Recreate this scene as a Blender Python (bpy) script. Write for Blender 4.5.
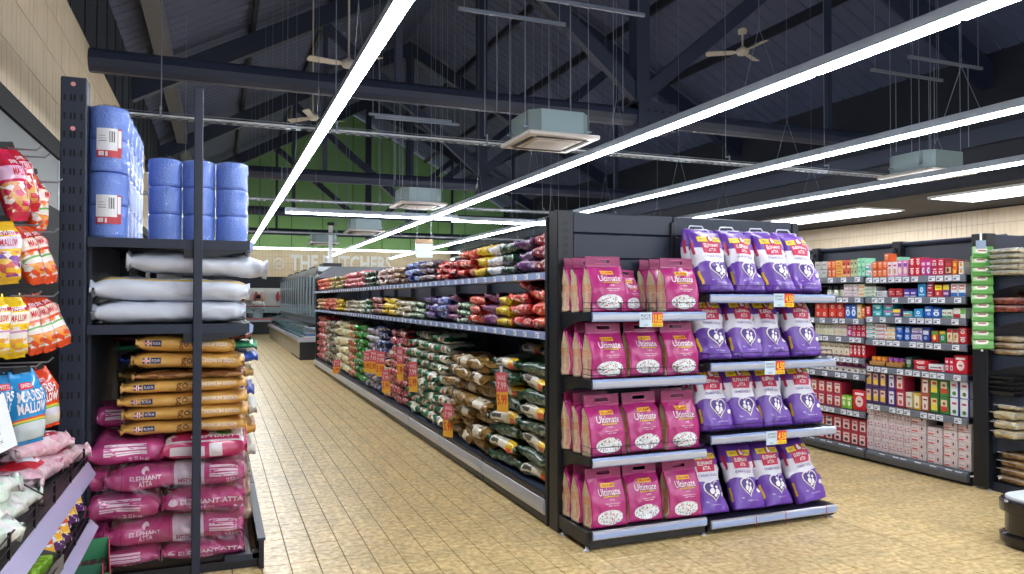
import bpy, math, random
from mathutils import Vector, Matrix, noise
for _o in list(bpy.data.objects): bpy.data.objects.remove(_o)
SC = bpy.context.scene
COL = SC.collection
PI = math.pi
R = random.Random(7)

# ---------------------------------------------------------------- camera, world, exposure
cd = bpy.data.cameras.new('camera'); cam = bpy.data.objects.new('camera', cd); COL.objects.link(cam)
cd.sensor_width = 36.0; cd.lens = 740.0 / 1024.0 * 36.0; cd.clip_end = 200
cam.location = (0, 0, 1.55)
cam.rotation_euler = (PI / 2 + math.atan(12.5 / 740.0), 0, -math.radians(21.74))
SC.camera = cam
W = bpy.data.worlds.new('world'); SC.world = W; W.use_nodes = True
W.node_tree.nodes['Background'].inputs[0].default_value = (0.80, 0.88, 1.0, 1)
W.node_tree.nodes['Background'].inputs[1].default_value = 0.62
SC.view_settings.view_transform = 'Standard'; SC.view_settings.look = 'None'
SC.view_settings.gamma = 1.0; SC.view_settings.exposure = 1.54
STRIP_POWER = 16.0
PANEL_POWER = 7.0

# ---------------------------------------------------------------- colour and materials
def lin(h):
    h = h.lstrip('#'); c = [int(h[i:i + 2], 16) / 255 for i in (0, 2, 4)]
    return tuple([(x / 12.92 if x <= 0.04045 else ((x + 0.055) / 1.055) ** 2.4) for x in c] + [1.0])
_mc = {}
def _new(name):
    m = bpy.data.materials.new(name); m.use_nodes = True
    nt = m.node_tree; return m, nt, nt.nodes['Principled BSDF']
def _bump(nt, b, bump, scale, coord='Object'):
    if not bump: return
    n = nt.nodes; tc = n.new('ShaderNodeTexCoord'); tx = n.new('ShaderNodeTexNoise'); bp = n.new('ShaderNodeBump')
    tx.inputs['Scale'].default_value = scale; tx.inputs['Detail'].default_value = 3; tx.inputs['Distortion'].default_value = 0.8
    bp.inputs['Strength'].default_value = bump; bp.inputs['Distance'].default_value = 0.02
    if bump >= .2 and scale < 30:
        tx.noise_type = 'RIDGED_MULTIFRACTAL'; tx.inputs['Scale'].default_value = scale * .7; tx.inputs['Detail'].default_value = 2.5; tx.inputs['Distortion'].default_value = 1.2; tx.normalize = True
        bp.inputs['Strength'].default_value = min(1.0, bump * 2.2); bp.inputs['Distance'].default_value = .22 / scale
    nt.links.new(tc.outputs[coord], tx.inputs['Vector']); nt.links.new(tx.outputs['Fac'], bp.inputs['Height'])
    nt.links.new(bp.outputs['Normal'], b.inputs['Normal'])
def mat(name, h, rough=0.5, metal=0.0, bump=0.0, scale=20.0, coat=0.0, var=0.0, alpha=1.0, trans=0.0):
    if name in _mc: return _mc[name]
    m, nt, b = _new(name)
    b.inputs['Base Color'].default_value = lin(h); b.inputs['Roughness'].default_value = rough
    b.inputs['Metallic'].default_value = metal; b.inputs['Coat Weight'].default_value = coat
    b.inputs['Coat Roughness'].default_value = 0.15
    b.inputs['Alpha'].default_value = alpha; b.inputs['Transmission Weight'].default_value = trans
    if var:
        n = nt.nodes; tc = n.new('ShaderNodeTexCoord'); tx = n.new('ShaderNodeTexNoise'); mx = n.new('ShaderNodeMix'); mx.data_type = 'RGBA'
        tx.inputs['Scale'].default_value = scale * .4; tx.inputs['Detail'].default_value = 4
        c = lin(h); mx.inputs[6].default_value = tuple(x * (1 - var) for x in c[:3]) + (1,); mx.inputs[7].default_value = tuple(min(1, x * (1 + var)) for x in c[:3]) + (1,)
        nt.links.new(tc.outputs['Object'], tx.inputs['Vector']); nt.links.new(tx.outputs['Fac'], mx.inputs[0]); nt.links.new(mx.outputs[2], b.inputs['Base Color'])
    _bump(nt, b, bump, scale)
    _mc[name] = m; return m
def emit(name, h, s):
    if name in _mc: return _mc[name]
    m, nt, b = _new(name)
    b.inputs['Base Color'].default_value = lin(h); b.inputs['Emission Color'].default_value = lin(h); b.inputs['Emission Strength'].default_value = s
    _mc[name] = m; return m
def film(name, h, base=.05, rough=.1, bump=.0, scale=10):
    """thin clear film or glass: lets light through, mirrors more at grazing angles"""
    if name in _mc: return _mc[name]
    m = bpy.data.materials.new(name); m.use_nodes = True; nt = m.node_tree; n = nt.nodes; n.clear()
    out = n.new('ShaderNodeOutputMaterial'); mx = n.new('ShaderNodeMixShader'); tr = n.new('ShaderNodeBsdfTransparent'); gl = n.new('ShaderNodeBsdfGlossy'); fr = n.new('ShaderNodeLayerWeight'); pw = n.new('ShaderNodeMath'); ad = n.new('ShaderNodeMath')
    tr.inputs[0].default_value = lin(h); gl.inputs[0].default_value = (1, 1, 1, 1); gl.inputs['Roughness'].default_value = rough; fr.inputs[0].default_value = .5; pw.operation = 'POWER'; pw.inputs[1].default_value = 3.0
    ad.operation = 'ADD'; ad.use_clamp = True; ad.inputs[1].default_value = base
    nt.links.new(fr.outputs['Facing'], pw.inputs[0]); hf = n.new('ShaderNodeMath'); hf.operation = 'MULTIPLY'; hf.inputs[1].default_value = .45; nt.links.new(pw.outputs[0], hf.inputs[0]); nt.links.new(hf.outputs[0], ad.inputs[0]); nt.links.new(ad.outputs[0], mx.inputs[0]); nt.links.new(tr.outputs[0], mx.inputs[1]); nt.links.new(gl.outputs[0], mx.inputs[2]); nt.links.new(mx.outputs[0], out.inputs[0])
    if bump:
        tc = n.new('ShaderNodeTexCoord'); tx = n.new('ShaderNodeTexNoise'); bp = n.new('ShaderNodeBump'); tx.noise_type = 'RIDGED_MULTIFRACTAL'; tx.normalize = True
        tx.inputs['Scale'].default_value = scale; tx.inputs['Detail'].default_value = 2.5; tx.inputs['Distortion'].default_value = 1; bp.inputs['Strength'].default_value = bump; bp.inputs['Distance'].default_value = .25 / scale
        nt.links.new(tc.outputs['Object'], tx.inputs['Vector']); nt.links.new(tx.outputs['Fac'], bp.inputs['Height']); nt.links.new(bp.outputs[0], gl.inputs['Normal']); nt.links.new(bp.outputs[0], fr.inputs['Normal'])
    _mc[name] = m; return m
def printed(name, base, layers=(), rough=0.45, bump=0.0, scale=20.0, coat=0.0):
    """flat print on UV: r = rectangle, e = ellipse, n = blotches of a second ink, s = fine speckle"""
    if name in _mc: return _mc[name]
    m, nt, b = _new(name); n = nt.nodes; L = nt.links
    uv = n.new('ShaderNodeTexCoord'); sp = n.new('ShaderNodeSeparateXYZ'); L.new(uv.outputs['UV'], sp.inputs[0])
    def mth(op, a, c):
        q = n.new('ShaderNodeMath'); q.operation = op
        for i, v in enumerate((a, c)):
            if isinstance(v, (int, float)): q.inputs[i].default_value = v
            else: L.new(v, q.inputs[i])
        return q.outputs[0]
    X, Y = sp.outputs[0], sp.outputs[1]
    cur = None
    for l in layers:
        k = l[0]; col = lin(l[-1])
        if k == 'r':
            f = mth('MULTIPLY', mth('MULTIPLY', mth('GREATER_THAN', X, l[1]), mth('LESS_THAN', X, l[3])), mth('MULTIPLY', mth('GREATER_THAN', Y, l[2]), mth('LESS_THAN', Y, l[4])))
        elif k == 'e':
            dx = mth('DIVIDE', mth('SUBTRACT', X, l[1]), l[3]); dy = mth('DIVIDE', mth('SUBTRACT', Y, l[2]), l[4])
            f = mth('LESS_THAN', mth('ADD', mth('MULTIPLY', dx, dx), mth('MULTIPLY', dy, dy)), 1.0)
        elif k == 'b':
            tx = n.new('ShaderNodeTexVoronoi'); tx.inputs['Scale'].default_value = l[6]; L.new(uv.outputs['UV'], tx.inputs['Vector'])
            sc_ = n.new('ShaderNodeSeparateColor'); L.new(tx.outputs['Color'], sc_.inputs[0])
            f = mth('MULTIPLY', mth('MULTIPLY', mth('GREATER_THAN', X, l[1]), mth('LESS_THAN', X, l[3])), mth('MULTIPLY', mth('GREATER_THAN', Y, l[2]), mth('LESS_THAN', Y, l[4])))
            f = mth('MULTIPLY', f, mth('GREATER_THAN', sc_.outputs[l[7]], l[5]))
        else:
            tx = n.new('ShaderNodeTexNoise'); tx.inputs['Scale'].default_value = l[2]; tx.inputs['Detail'].default_value = 2 if k == 'n' else 0
            mp = n.new('ShaderNodeMapping'); mp.inputs['Location'].default_value = (hash(name) % 17 * 0 + len(name) * 1.7, l[2] * .31, 0)
            if k == 's': mp.inputs['Scale'].default_value = (1, 2.4, 1)
            L.new(uv.outputs['UV'], mp.inputs[0]); L.new(mp.outputs[0], tx.inputs['Vector'])
            f = mth('GREATER_THAN', tx.outputs['Fac'], l[1])
        mx = n.new('ShaderNodeMix'); mx.data_type = 'RGBA'
        L.new(f, mx.inputs[0])
        if cur is None: mx.inputs[6].default_value = lin(base)
        else: L.new(cur, mx.inputs[6])
        mx.inputs[7].default_value = col; cur = mx.outputs[2]
    if cur is None: b.inputs['Base Color'].default_value = lin(base)
    else: L.new(cur, b.inputs['Base Color'])
    b.inputs['Roughness'].default_value = rough; b.inputs['Coat Weight'].default_value = coat; b.inputs['Coat Roughness'].default_value = .12
    _bump(nt, b, bump, scale)
    _mc[name] = m; return m

BLACK = mat('black_steel', '#15181f', .42)
NAVY = mat('charcoal_steel', '#222a3c', .45, bump=.03, scale=60)
DARK = mat('dark_void', '#101216', .8)
GREY = mat('grey_steel', '#8d9297', .4, .5)
SILVER = mat('silver_rail', '#b9bcc8', .3, .35)
STRIPP = mat('ticket_strip_plastic', '#9aaedb', .18, coat=.5)
WHITE = mat('white_plastic', '#eceef2', .45)
WIRE = mat('black_wire', '#16171b', .35, .3)
ZINC = mat('zinc_rod', '#8d96a3', .35, .6)
INK = mat('dark_ink', '#2b2f3a', .6)
CARD = mat('white_card', '#e9eef5', .6)
RED = mat('red_ink', '#d2263c', .5)
YEL = mat('yellow_ink', '#f7d61c', .5)
TXTW = mat('white_ink', '#f3eef2', .5)

# ---------------------------------------------------------------- mesh building
class MB:
    def __init__(s): s.v = []; s.f = []; s.mi = []; s.uv = []; s.mats = []; s.smooth = False
    def m(s, mt):
        if mt not in s.mats: s.mats.append(mt)
        return s.mats.index(mt)
    def add(s, vs, fs, mt, uvs=None):
        o = len(s.v); s.v += [tuple(p) for p in vs]; k = s.m(mt)
        for i, f in enumerate(fs):
            s.f.append([o + j for j in f]); s.mi.append(k); s.uv.append(uvs[i] if uvs else None)
        return s
    def box(s, x0, y0, z0, x1, y1, z1, mt, M=None):
        vs = [Vector(p) for p in ((x0, y0, z0), (x1, y0, z0), (x1, y1, z0), (x0, y1, z0), (x0, y0, z1), (x1, y0, z1), (x1, y1, z1), (x0, y1, z1))]
        if M: vs = [M @ p for p in vs]
        return s.add(vs, [(0, 3, 2, 1), (4, 5, 6, 7), (0, 1, 5, 4), (1, 2, 6, 5), (2, 3, 7, 6), (3, 0, 4, 7)], mt)
    def bbox(s, x0, y0, z0, x1, y1, z1, mt, b=.005, uvfront=False):
        """bevelled box; the -Y face carries UV 0..1"""
        xs = (x0, x0 + b, x1 - b, x1); ys = (y0, y0 + b, y1 - b, y1); zs = (z0, z0 + b, z1 - b, z1)
        P = lambda i, j, k: (xs[i], ys[j], zs[k])
        F = [[P(1, 0, 1), P(2, 0, 1), P(2, 0, 2), P(1, 0, 2)], [P(2, 3, 1), P(1, 3, 1), P(1, 3, 2), P(2, 3, 2)],
             [P(0, 2, 1), P(0, 1, 1), P(0, 1, 2), P(0, 2, 2)], [P(3, 1, 1), P(3, 2, 1), P(3, 2, 2), P(3, 1, 2)],
             [P(1, 1, 3), P(2, 1, 3), P(2, 2, 3), P(1, 2, 3)], [P(1, 2, 0), P(2, 2, 0), P(2, 1, 0), P(1, 1, 0)]]
        # edge bevels
        for (a, b2) in ((1, 0), (2, 3)):
            pass
        E = []
        for i, j in ((1, 2),):
            pass
        q = lambda *p: E.append(list(p))
        # vertical edges
        q(P(2, 0, 1), P(3, 1, 1), P(3, 1, 2), P(2, 0, 2)); q(P(3, 2, 1), P(2, 3, 1), P(2, 3, 2), P(3, 2, 2))
        q(P(1, 3, 1), P(0, 2, 1), P(0, 2, 2), P(1, 3, 2)); q(P(0, 1, 1), P(1, 0, 1), P(1, 0, 2), P(0, 1, 2))
        # top edges
        q(P(1, 0, 2), P(2, 0, 2), P(2, 1, 3), P(1, 1, 3)); q(P(3, 1, 2), P(3, 2, 2), P(2, 2, 3), P(2, 1, 3))
        q(P(2, 3, 2), P(1, 3, 2), P(1, 2, 3), P(2, 2, 3)); q(P(0, 2, 2), P(0, 1, 2), P(1, 1, 3), P(1, 2, 3))
        # bottom edges
        q(P(2, 0, 1), P(1, 0, 1), P(1, 1, 0), P(2, 1, 0)); q(P(3, 2, 1), P(3, 1, 1), P(2, 1, 0), P(2, 2, 0))
        q(P(1, 3, 1), P(2, 3, 1), P(2, 2, 0), P(1, 2, 0)); q(P(0, 1, 1), P(0, 2, 1), P(1, 2, 0), P(1, 1, 0))
        # corners
        q(P(2, 0, 2), P(3, 1, 2), P(2, 1, 3)); q(P(3, 2, 2), P(2, 3, 2), P(2, 2, 3)); q(P(1, 3, 2), P(0, 2, 2), P(1, 2, 3)); q(P(0, 1, 2), P(1, 0, 2), P(1, 1, 3))
        q(P(3, 1, 1), P(2, 0, 1), P(2, 1, 0)); q(P(2, 3, 1), P(3, 2, 1), P(2, 2, 0)); q(P(0, 2, 1), P(1, 3, 1), P(1, 2, 0)); q(P(1, 0, 1), P(0, 1, 1), P(1, 1, 0))
        idx = {}; vs = []; fs = []; uvs = []
        for k, f in enumerate(F + E):
            ff = []
            for p in f:
                if p not in idx: idx[p] = len(vs); vs.append(p)
                ff.append(idx[p])
            fs.append(ff)
            uvs.append([(0.0, 0.0), (1.0, 0.0), (1.0, 1.0), (0.0, 1.0)] if k == 0 else ([(1.15, .5)] * len(ff)) if k > 5 else [(1.2, 0), (2.2, 0), (2.2, 1), (1.2, 1)])
        return s.add(vs, fs, mt, uvs)
    def tube(s, pts, r, mt, n=6, cap=True):
        pts = [Vector(p) for p in pts]; rings = []
        for i, p in enumerate(pts):
            d = (pts[min(i + 1, len(pts) - 1)] - pts[max(i - 1, 0)]).normalized()
            a = Vector((0, 0, 1)) if abs(d.z) < .9 else Vector((1, 0, 0))
            u = d.cross(a).normalized(); w = u.cross(d)
            rr = r[i] if isinstance(r, (list, tuple)) else r
            rings.append([p + rr * (u * math.cos(2 * PI * k / n) + w * math.sin(2 * PI * k / n)) for k in range(n)])
        vs = [q for g in rings for q in g]; fs = []
        for i in range(len(rings) - 1):
            for k in range(n):
                a, b = i * n + k, i * n + (k + 1) % n; fs.append((a, b, b + n, a + n))
        if cap: fs += [tuple(range(n))[::-1], tuple(range((len(rings) - 1) * n, len(rings) * n))]
        return s.add(vs, fs, mt)
    def lathe(s, prof, mt, n=16, at=(0, 0, 0)):
        vs = []; fs = []
        for (r, z) in prof:
            for k in range(n): vs.append((at[0] + r * math.cos(2 * PI * k / n), at[1] + r * math.sin(2 * PI * k / n), at[2] + z))
        for i in range(len(prof) - 1):
            for k in range(n):
                a, b = i * n + k, i * n + (k + 1) % n; fs.append((a, b, b + n, a + n))
        fs += [tuple(range(n))[::-1], tuple(range((len(prof) - 1) * n, len(prof) * n))]
        return s.add(vs, fs, mt)
    def prism(s, poly, y0, y1, mt, axis='y'):
        """extrude a polygon given in (x,z) along y, or (x,y) along z, or (y,z) along x"""
        f = {'y': lambda p, t: (p[0], t, p[1]), 'z': lambda p, t: (p[0], p[1], t), 'x': lambda p, t: (t, p[0], p[1])}[axis]
        n = len(poly); vs = [f(p, y0) for p in poly] + [f(p, y1) for p in poly]
        fs = [tuple(range(n)), tuple(range(n, 2 * n))[::-1]] + [(i, n + i, n + (i + 1) % n, (i + 1) % n) for i in range(n)]
        return s.add(vs, fs, mt)
    def mesh(s, name):
        me = bpy.data.meshes.new(name); me.from_pydata(s.v, [], s.f)
        for m_ in s.mats: me.materials.append(m_)
        me.polygons.foreach_set('material_index', s.mi)
        if any(u for u in s.uv):
            lay = me.uv_layers.new(name='UVMap'); flat = []
            for f, u in zip(s.f, s.uv):
                for i in range(len(f)): flat += list(u[i]) if u else [1.15, .5]
            lay.data.foreach_set('uv', flat)
        if s.smooth: me.polygons.foreach_set('use_smooth', [True] * len(s.f))
        me.update(); return me
    def build(s, name, parent=None, loc=(0, 0, 0), rot=(0, 0, 0)): return obj(name, s.mesh(name), parent, loc, rot)

def obj(name, me, parent=None, loc=(0, 0, 0), rot=(0, 0, 0), scale=None):
    o = bpy.data.objects.new(name, me); COL.objects.link(o); o.parent = parent; o.location = loc; o.rotation_euler = rot
    if scale: o.scale = scale
    return o
def tag(o, label, cat, group=None, kind=None):
    o['label'] = label; o['category'] = cat
    if group: o['group'] = group
    if kind: o['kind'] = kind
    return o
def thing(name, label, cat, loc=(0, 0, 0), rot=(0, 0, 0), group=None):
    o = bpy.data.objects.new(name, None); COL.objects.link(o); o.location = loc; o.rotation_euler = rot; o.empty_display_size = .1
    return tag(o, label, cat, group)
def struct(o): o['kind'] = 'structure'; return o
def dup(root, loc, rot=(0, 0, 0), label=None, group=None, scale=None):
    r = root.copy(); COL.objects.link(r); r.location = loc; r.rotation_euler = rot
    if label: r['label'] = label
    if group: r['group'] = group
    if scale: r.scale = scale
    for ch in list(root.children):
        c = ch.copy(); COL.objects.link(c); c.parent = r
        for g in list(ch.children):
            d = g.copy(); COL.objects.link(d); d.parent = c
    return r
ORD = 'first second third fourth fifth sixth seventh eighth ninth tenth eleventh twelfth thirteenth fourteenth fifteenth sixteenth seventeenth eighteenth nineteenth twentieth'.split()
def wiggle(a): return R.uniform(-a, a)

# ---------------------------------------------------------------- lettering
_tc = {}
def text_geo(txt, bold=0.0):
    k = (txt, bold)
    if k in _tc: return _tc[k]
    c = bpy.data.curves.new('lettering', 'FONT'); c.body = txt; c.resolution_u = 2; c.offset = bold; c.align_x = 'CENTER'; c.space_line = .85
    o = bpy.data.objects.new('lettering', c); me = bpy.data.meshes.new_from_object(o)
    vs = [(v.co.x, v.co.y) for v in me.vertices]; fs = [tuple(p.vertices) for p in me.polygons]
    x0 = min(p[0] for p in vs); x1 = max(p[0] for p in vs); y0 = min(p[1] for p in vs); y1 = max(p[1] for p in vs)
    vs = [((x - x0) / (x1 - x0), (y - y0) / (y1 - y0)) for x, y in vs]
    bpy.data.objects.remove(o); bpy.data.curves.remove(c); bpy.data.meshes.remove(me)
    _tc[k] = (vs, fs); return _tc[k]
def flat_text(mb, txt, x0, z0, x1, z1, y, mt, bold=0.0):
    """text in the XZ plane facing -Y"""
    vs, fs = text_geo(txt, bold)
    mb.add([(x0 + a * (x1 - x0), y, z0 + b * (z1 - z0)) for a, b in vs], fs, mt)
def solid_text(mb, txt, x0, z0, x1, z1, y0, y1, mt, bold=0.0):
    vs, fs = text_geo(txt, bold); n = len(vs)
    P = [(x0 + a * (x1 - x0), z0 + b * (z1 - z0)) for a, b in vs]
    edges = {}
    for f in fs:
        for i in range(len(f)): e = (f[i], f[(i + 1) % len(f)]); edges[e] = 1
    side = [(a, b, b + n, a + n) for (a, b) in edges if (b, a) not in edges]
    mb.add([(p[0], y0, p[1]) for p in P] + [(p[0], y1, p[1]) for p in P], list(fs) + side, mt)

# ---------------------------------------------------------------- bags
class Bag:
    """closed film bag. lying: length along X, front -Y; otherwise standing: length along Z, front -Y."""
    def __init__(s, L, wid, thick, nl=12, na=16, lying=False, e=2.4, c0=.05, c1=.05, r=.28, wr=.012, seed=0, fr=9.0, block0=False, pinch=.05, sag=0.0, fin=.05, taper=0.0):
        s.L, s.lying, s.e = L, lying, e
        half = [0.0, .5, 1.0]
        us = [0, c0 * .6 if c0 else .02, c0 + .015 if c0 else .05]
        a, b = us[-1], 1 - (c1 + .015)
        n = max(3, nl - 4)
        for i in range(1, n): 
            t = i / n; t = .5 - .5 * math.cos(PI * t) if not block0 else t; us.append(a + (b - a) * t)
        us += [b, 1 - c1 * .6, 1.0]
        s.us = us; s.na = na; s.grid = []
        A = thick / 2 if lying else wid / 2; B = wid / 2 if lying else thick / 2
        for u in us:
            def k(dist, c, block):
                if block: return min(1, .86 + .14 * dist / .06)
                if dist <= c: return fin
                q = min(1, (dist - c) / r); return fin + (1 - fin) * math.sqrt(max(0, 1 - (1 - q) ** 2))
            t = min(k(u, c0, block0), k(1 - u, c1, False))
            w = 1 - pinch * (1 - abs(2 * u - 1) ** 3) * (1 if not block0 else .3)
            w *= 1 - taper * (1 - math.sin(PI * min(1, max(0, .06 + .88 * u))) ** .6)
            a_, b_ = (A * t, B * w) if lying else (A * w, B * t)
            row = []
            for j in range(na):
                th = 2 * PI * j / na; sn, cs = math.sin(th), math.cos(th)
                lat = a_ * math.copysign(abs(sn) ** (2 / e), sn); fw = -b_ * math.copysign(abs(cs) ** (2 / e), cs)
                if lying: p = Vector((u * L - L / 2, fw, thick / 2 + lat))
                else: p = Vector((lat, fw, u * L))
                nv = noise.noise_vector(p * fr + Vector((seed * 3.1, seed * 1.7, seed * .9)))
                g = wr * (1.0 if .02 < u < .98 else .6)
                rd = abs(noise.noise(p * fr * 1.7 + Vector((seed * 2.3, 5, seed)))); g2 = -max(0, .28 - rd) * wr * 2.2
                d = Vector((0, fw, lat)) if lying else Vector((lat, fw, 0))
                if d.length > 1e-6: d.normalize()
                p = p + d * (g * nv.x * 1.3 + g2) + Vector((nv.y, nv.z, 0)) * g * .35
                if lying:
                    p.z += sag * math.sin(PI * u) * -1
                    if t < .5: p.z += wr * 1.2 * math.sin(j * 1.3 + seed * 2)
                    p.z = max(p.z, .002 if sag == 0 else -1)
                row.append(p)
            s.grid.append(row)
    def body(s, mt, name='bag', smooth=True):
        mb = MB(); n = s.na; vs = [p for row in s.grid for p in row]; fs = []; uvs = []
        for i in range(len(s.us) - 1):
            for j in range(n):
                a, b = i * n + j, i * n + (j + 1) % n
                f = (a, b, b + n, a + n); j0 = (j / n + .5) % 1.0; j1 = j0 + 1 / n; u0, u1 = s.us[i], s.us[i + 1]
                if s.lying: f = f[::-1]; uv = [(u1, j0), (u1, j1), (u0, j1), (u0, j0)]
                else: uv = [(j0, u0), (j1, u0), (j1, u1), (j0, u1)]
                fs.append(f); uvs.append(uv)
        m = len(s.us) - 1
        e0 = tuple(range(n)); e1 = tuple(range(m * n, m * n + n))
        if s.lying: fs += [e0, e1[::-1]]
        else: fs += [e0[::-1], e1]
        uvs += [[(1.15, .5)] * n] * 2
        mb.add(vs, fs, mt, uvs); mb.smooth = smooth; return mb
    def at(s, x, y, off=.002):
        if s.lying: u, q = x, 2 * y - 1
        else: u, q = y, 2 * x - 1
        q = max(-1, min(1, q)); th = math.copysign(math.asin(abs(q) ** (s.e / 2)), q)
        jf = (th / (2 * PI) * s.na) % s.na; j = int(jf) % s.na; fj = jf - int(jf); j2 = (j + 1) % s.na
        u = max(0, min(1, u)); i = 0
        while i < len(s.us) - 2 and s.us[i + 1] < u: i += 1
        fi = (u - s.us[i]) / (s.us[i + 1] - s.us[i]); g = s.grid
        p00, p01, p10, p11 = g[i][j], g[i][j2], g[i + 1][j], g[i + 1][j2]
        p = (p00 * (1 - fj) + p01 * fj) * (1 - fi) + (p10 * (1 - fj) + p11 * fj) * fi
        nn = (p01 - p00 + p11 - p10).cross(p10 - p00 + p11 - p01)
        if s.lying: nn = -nn
        if nn.length > 1e-9: nn.normalize()
        if nn.y > 0 and abs(q) < .95: nn = -nn
        return p + nn * off
    def rect(s, mb, x0, y0, x1, y1, mt, n=8, m=4, off=.002, fn=None):
        vs = []; fs = []; uvs = []
        for j in range(m + 1):
            for i in range(n + 1):
                a, b = i / n, j / m
                if fn: a2, b2 = fn(a, b)
                else: a2, b2 = a, b
                vs.append(s.at(x0 + (x1 - x0) * a2, y0 + (y1 - y0) * b2, off))
        for j in range(m):
            for i in range(n):
                k = j * (n + 1) + i; fs.append((k, k + 1, k + n + 2, k + n + 1)); uvs.append([(i / n, j / m), ((i + 1) / n, j / m), ((i + 1) / n, (j + 1) / m), (i / n, (j + 1) / m)])
        mb.add(vs, fs, mt, uvs)
    def polar(s, mb, cx, cy, fn, mt, n=20, rings=3, off=.002):
        vs = [s.at(cx, cy, off)]; fs = []; uvs = []; 
        for r in range(1, rings + 1):
            for k in range(n):
                a, b = fn(2 * PI * k / n); vs.append(s.at(cx + a * r / rings, cy + b * r / rings, off))
        for k in range(n): fs.append((0, 1 + k, 1 + (k + 1) % n))
        for r in range(rings - 1):
            for k in range(n):
                a, b = 1 + r * n + k, 1 + r * n + (k + 1) % n; fs.append((a, a + n, b + n, b))
        mb.add(vs, fs, mt)
    def ell(s, mb, cx, cy, rx, ry, mt, n=20, rings=3, off=.002): s.polar(mb, cx, cy, lambda t: (rx * math.cos(t), ry * math.sin(t)), mt, n, rings, off)
    def heart(s, mb, cx, cy, rx, ry, mt, off=.002):
        def fn(t):
            x = 16 * math.sin(t) ** 3; y = 13 * math.cos(t) - 5 * math.cos(2 * t) - 2 * math.cos(3 * t) - math.cos(4 * t)
            return (rx * x / 16, ry * y / 16)
        s.polar(mb, cx, cy, fn, mt, 28, 3, off)
    def text(s, mb, txt, x0, y0, x1, y1, mt, bold=0.0, off=.004):
        vs, fs = text_geo(txt, bold)
        mb.add([s.at(x0 + a * (x1 - x0), y0 + b * (y1 - y0), off) for a, b in vs], fs, mt)

# ================================================================ SETTING
WL, WR, WF = -1.5, 14.65, 38.0
APX, APZ, SL = 6.4, 11.07, 0.54
def roofz(x): return APZ - SL * abs(x - APX)

# ---- floor
def floor_material():
    m, nt, b = _new('tan_floor_tile'); n = nt.nodes; L = nt.links
    g = n.new('ShaderNodeNewGeometry')
    mp = n.new('ShaderNodeVectorMath'); mp.operation = 'SCALE'; mp.inputs['Scale'].default_value = 1 / .159; L.new(g.outputs['Position'], mp.inputs[0])
    fl = n.new('ShaderNodeVectorMath'); fl.operation = 'FLOOR'; L.new(mp.outputs[0], fl.inputs[0])
    wn = n.new('ShaderNodeTexWhiteNoise'); L.new(fl.outputs[0], wn.inputs['Vector'])
    t1 = n.new('ShaderNodeTexNoise'); t1.inputs['Scale'].default_value = 26; t1.inputs['Detail'].default_value = 4; L.new(g.outputs['Position'], t1.inputs['Vector'])
    cr = n.new('ShaderNodeValToRGB'); cr.color_ramp.elements[0].position = .36; cr.color_ramp.elements[0].color = lin('#c4a164'); cr.color_ramp.elements[1].position = .66; cr.color_ramp.elements[1].color = lin('#eed8a4')
    L.new(t1.outputs['Fac'], cr.inputs['Fac'])
    mx = n.new('ShaderNodeMix'); mx.data_type = 'RGBA'; mx.blend_type = 'MULTIPLY'; mx.inputs[0].default_value = 1.0
    rm = n.new('ShaderNodeMapRange'); rm.inputs[3].default_value = .88; rm.inputs[4].default_value = 1.08; L.new(wn.outputs['Value'], rm.inputs[0])
    L.new(cr.outputs[0], mx.inputs[6]); L.new(rm.outputs[0], mx.inputs[7]); L.new(mx.outputs[2], b.inputs['Base Color'])
    b.inputs['Roughness'].default_value = .33; b.inputs['Specular IOR Level'].default_value = .55
    bp = n.new('ShaderNodeBump'); bp.inputs['Strength'].default_value = .12; bp.inputs['Distance'].default_value = .01; L.new(t1.outputs['Fac'], bp.inputs['Height']); L.new(bp.outputs[0], b.inputs['Normal'])
    return m
TILE = floor_material(); GROUT = mat('floor_grout', '#574936', .8)
fb = MB(); fb.box(WL - 2.5, -10, -.06, WR + .3, WF + .5, -.0025, GROUT)
floor = struct(fb.build('floor'))
P_ = .159; X0_, Y0_ = .409 - P_ * 14, 3.905 - P_ * 23
tm = MB(); h = P_ / 2 - .0022; b_ = .0022
tm.add([(-h, -h, -.0025), (h, -h, -.0025), (h, h, -.0025), (-h, h, -.0025), (-h + b_, -h + b_, 0), (h - b_, -h + b_, 0), (h - b_, h - b_, 0), (-h + b_, h - b_, 0)],
       [(4, 5, 6, 7), (0, 1, 5, 4), (1, 2, 6, 5), (2, 3, 7, 6), (3, 0, 4, 7)], TILE)
tile_me = tm.mesh('tile')
cells = []
for i in range(-1, 100):
    for j in range(0, 235):
        cx, cy = X0_ + P_ * (i + .5), Y0_ + P_ * (j + .5)
        if cx > 3.2 and cy > 11: continue
        if cy > 36.5 or cx > WR: continue
        if cx > 8 and cy > 5: continue
        cells.append((cx, cy))
_a = math.radians(21.74)
def _inview(x, y):
    dep = x * math.sin(_a) + y * math.cos(_a); lat = x * math.cos(_a) - y * math.sin(_a)
    if dep < .5: return None
    px = 512 + 740 * lat / dep; py = 299 + 740 * 1.55 / dep
    hidden = (x < .26 and y > 4.4) or (x < -.6) or (2.08 < x < 4.1 and y > 4.03) or (x > 5.75 and y > 3.75) or (x < .2 and y < 4.4)
    return dep if (-5 < px < 1030 and py < 582 and not hidden) else None
vis = sorted((d, c) for c in cells for d in [_inview(*c)] if d)
near = set(c for d, c in vis[:298])
fld = MB()
for c in cells:
    if c in near: obj('tile', tile_me, floor, (c[0], c[1], 0))
    else:
        fld.add([(c[0] + p[0], c[1] + p[1], p[2]) for p in tm.v], tm.f, TILE)
o = fld.build('tile_field', floor); o['kind'] = 'stuff'

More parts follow.
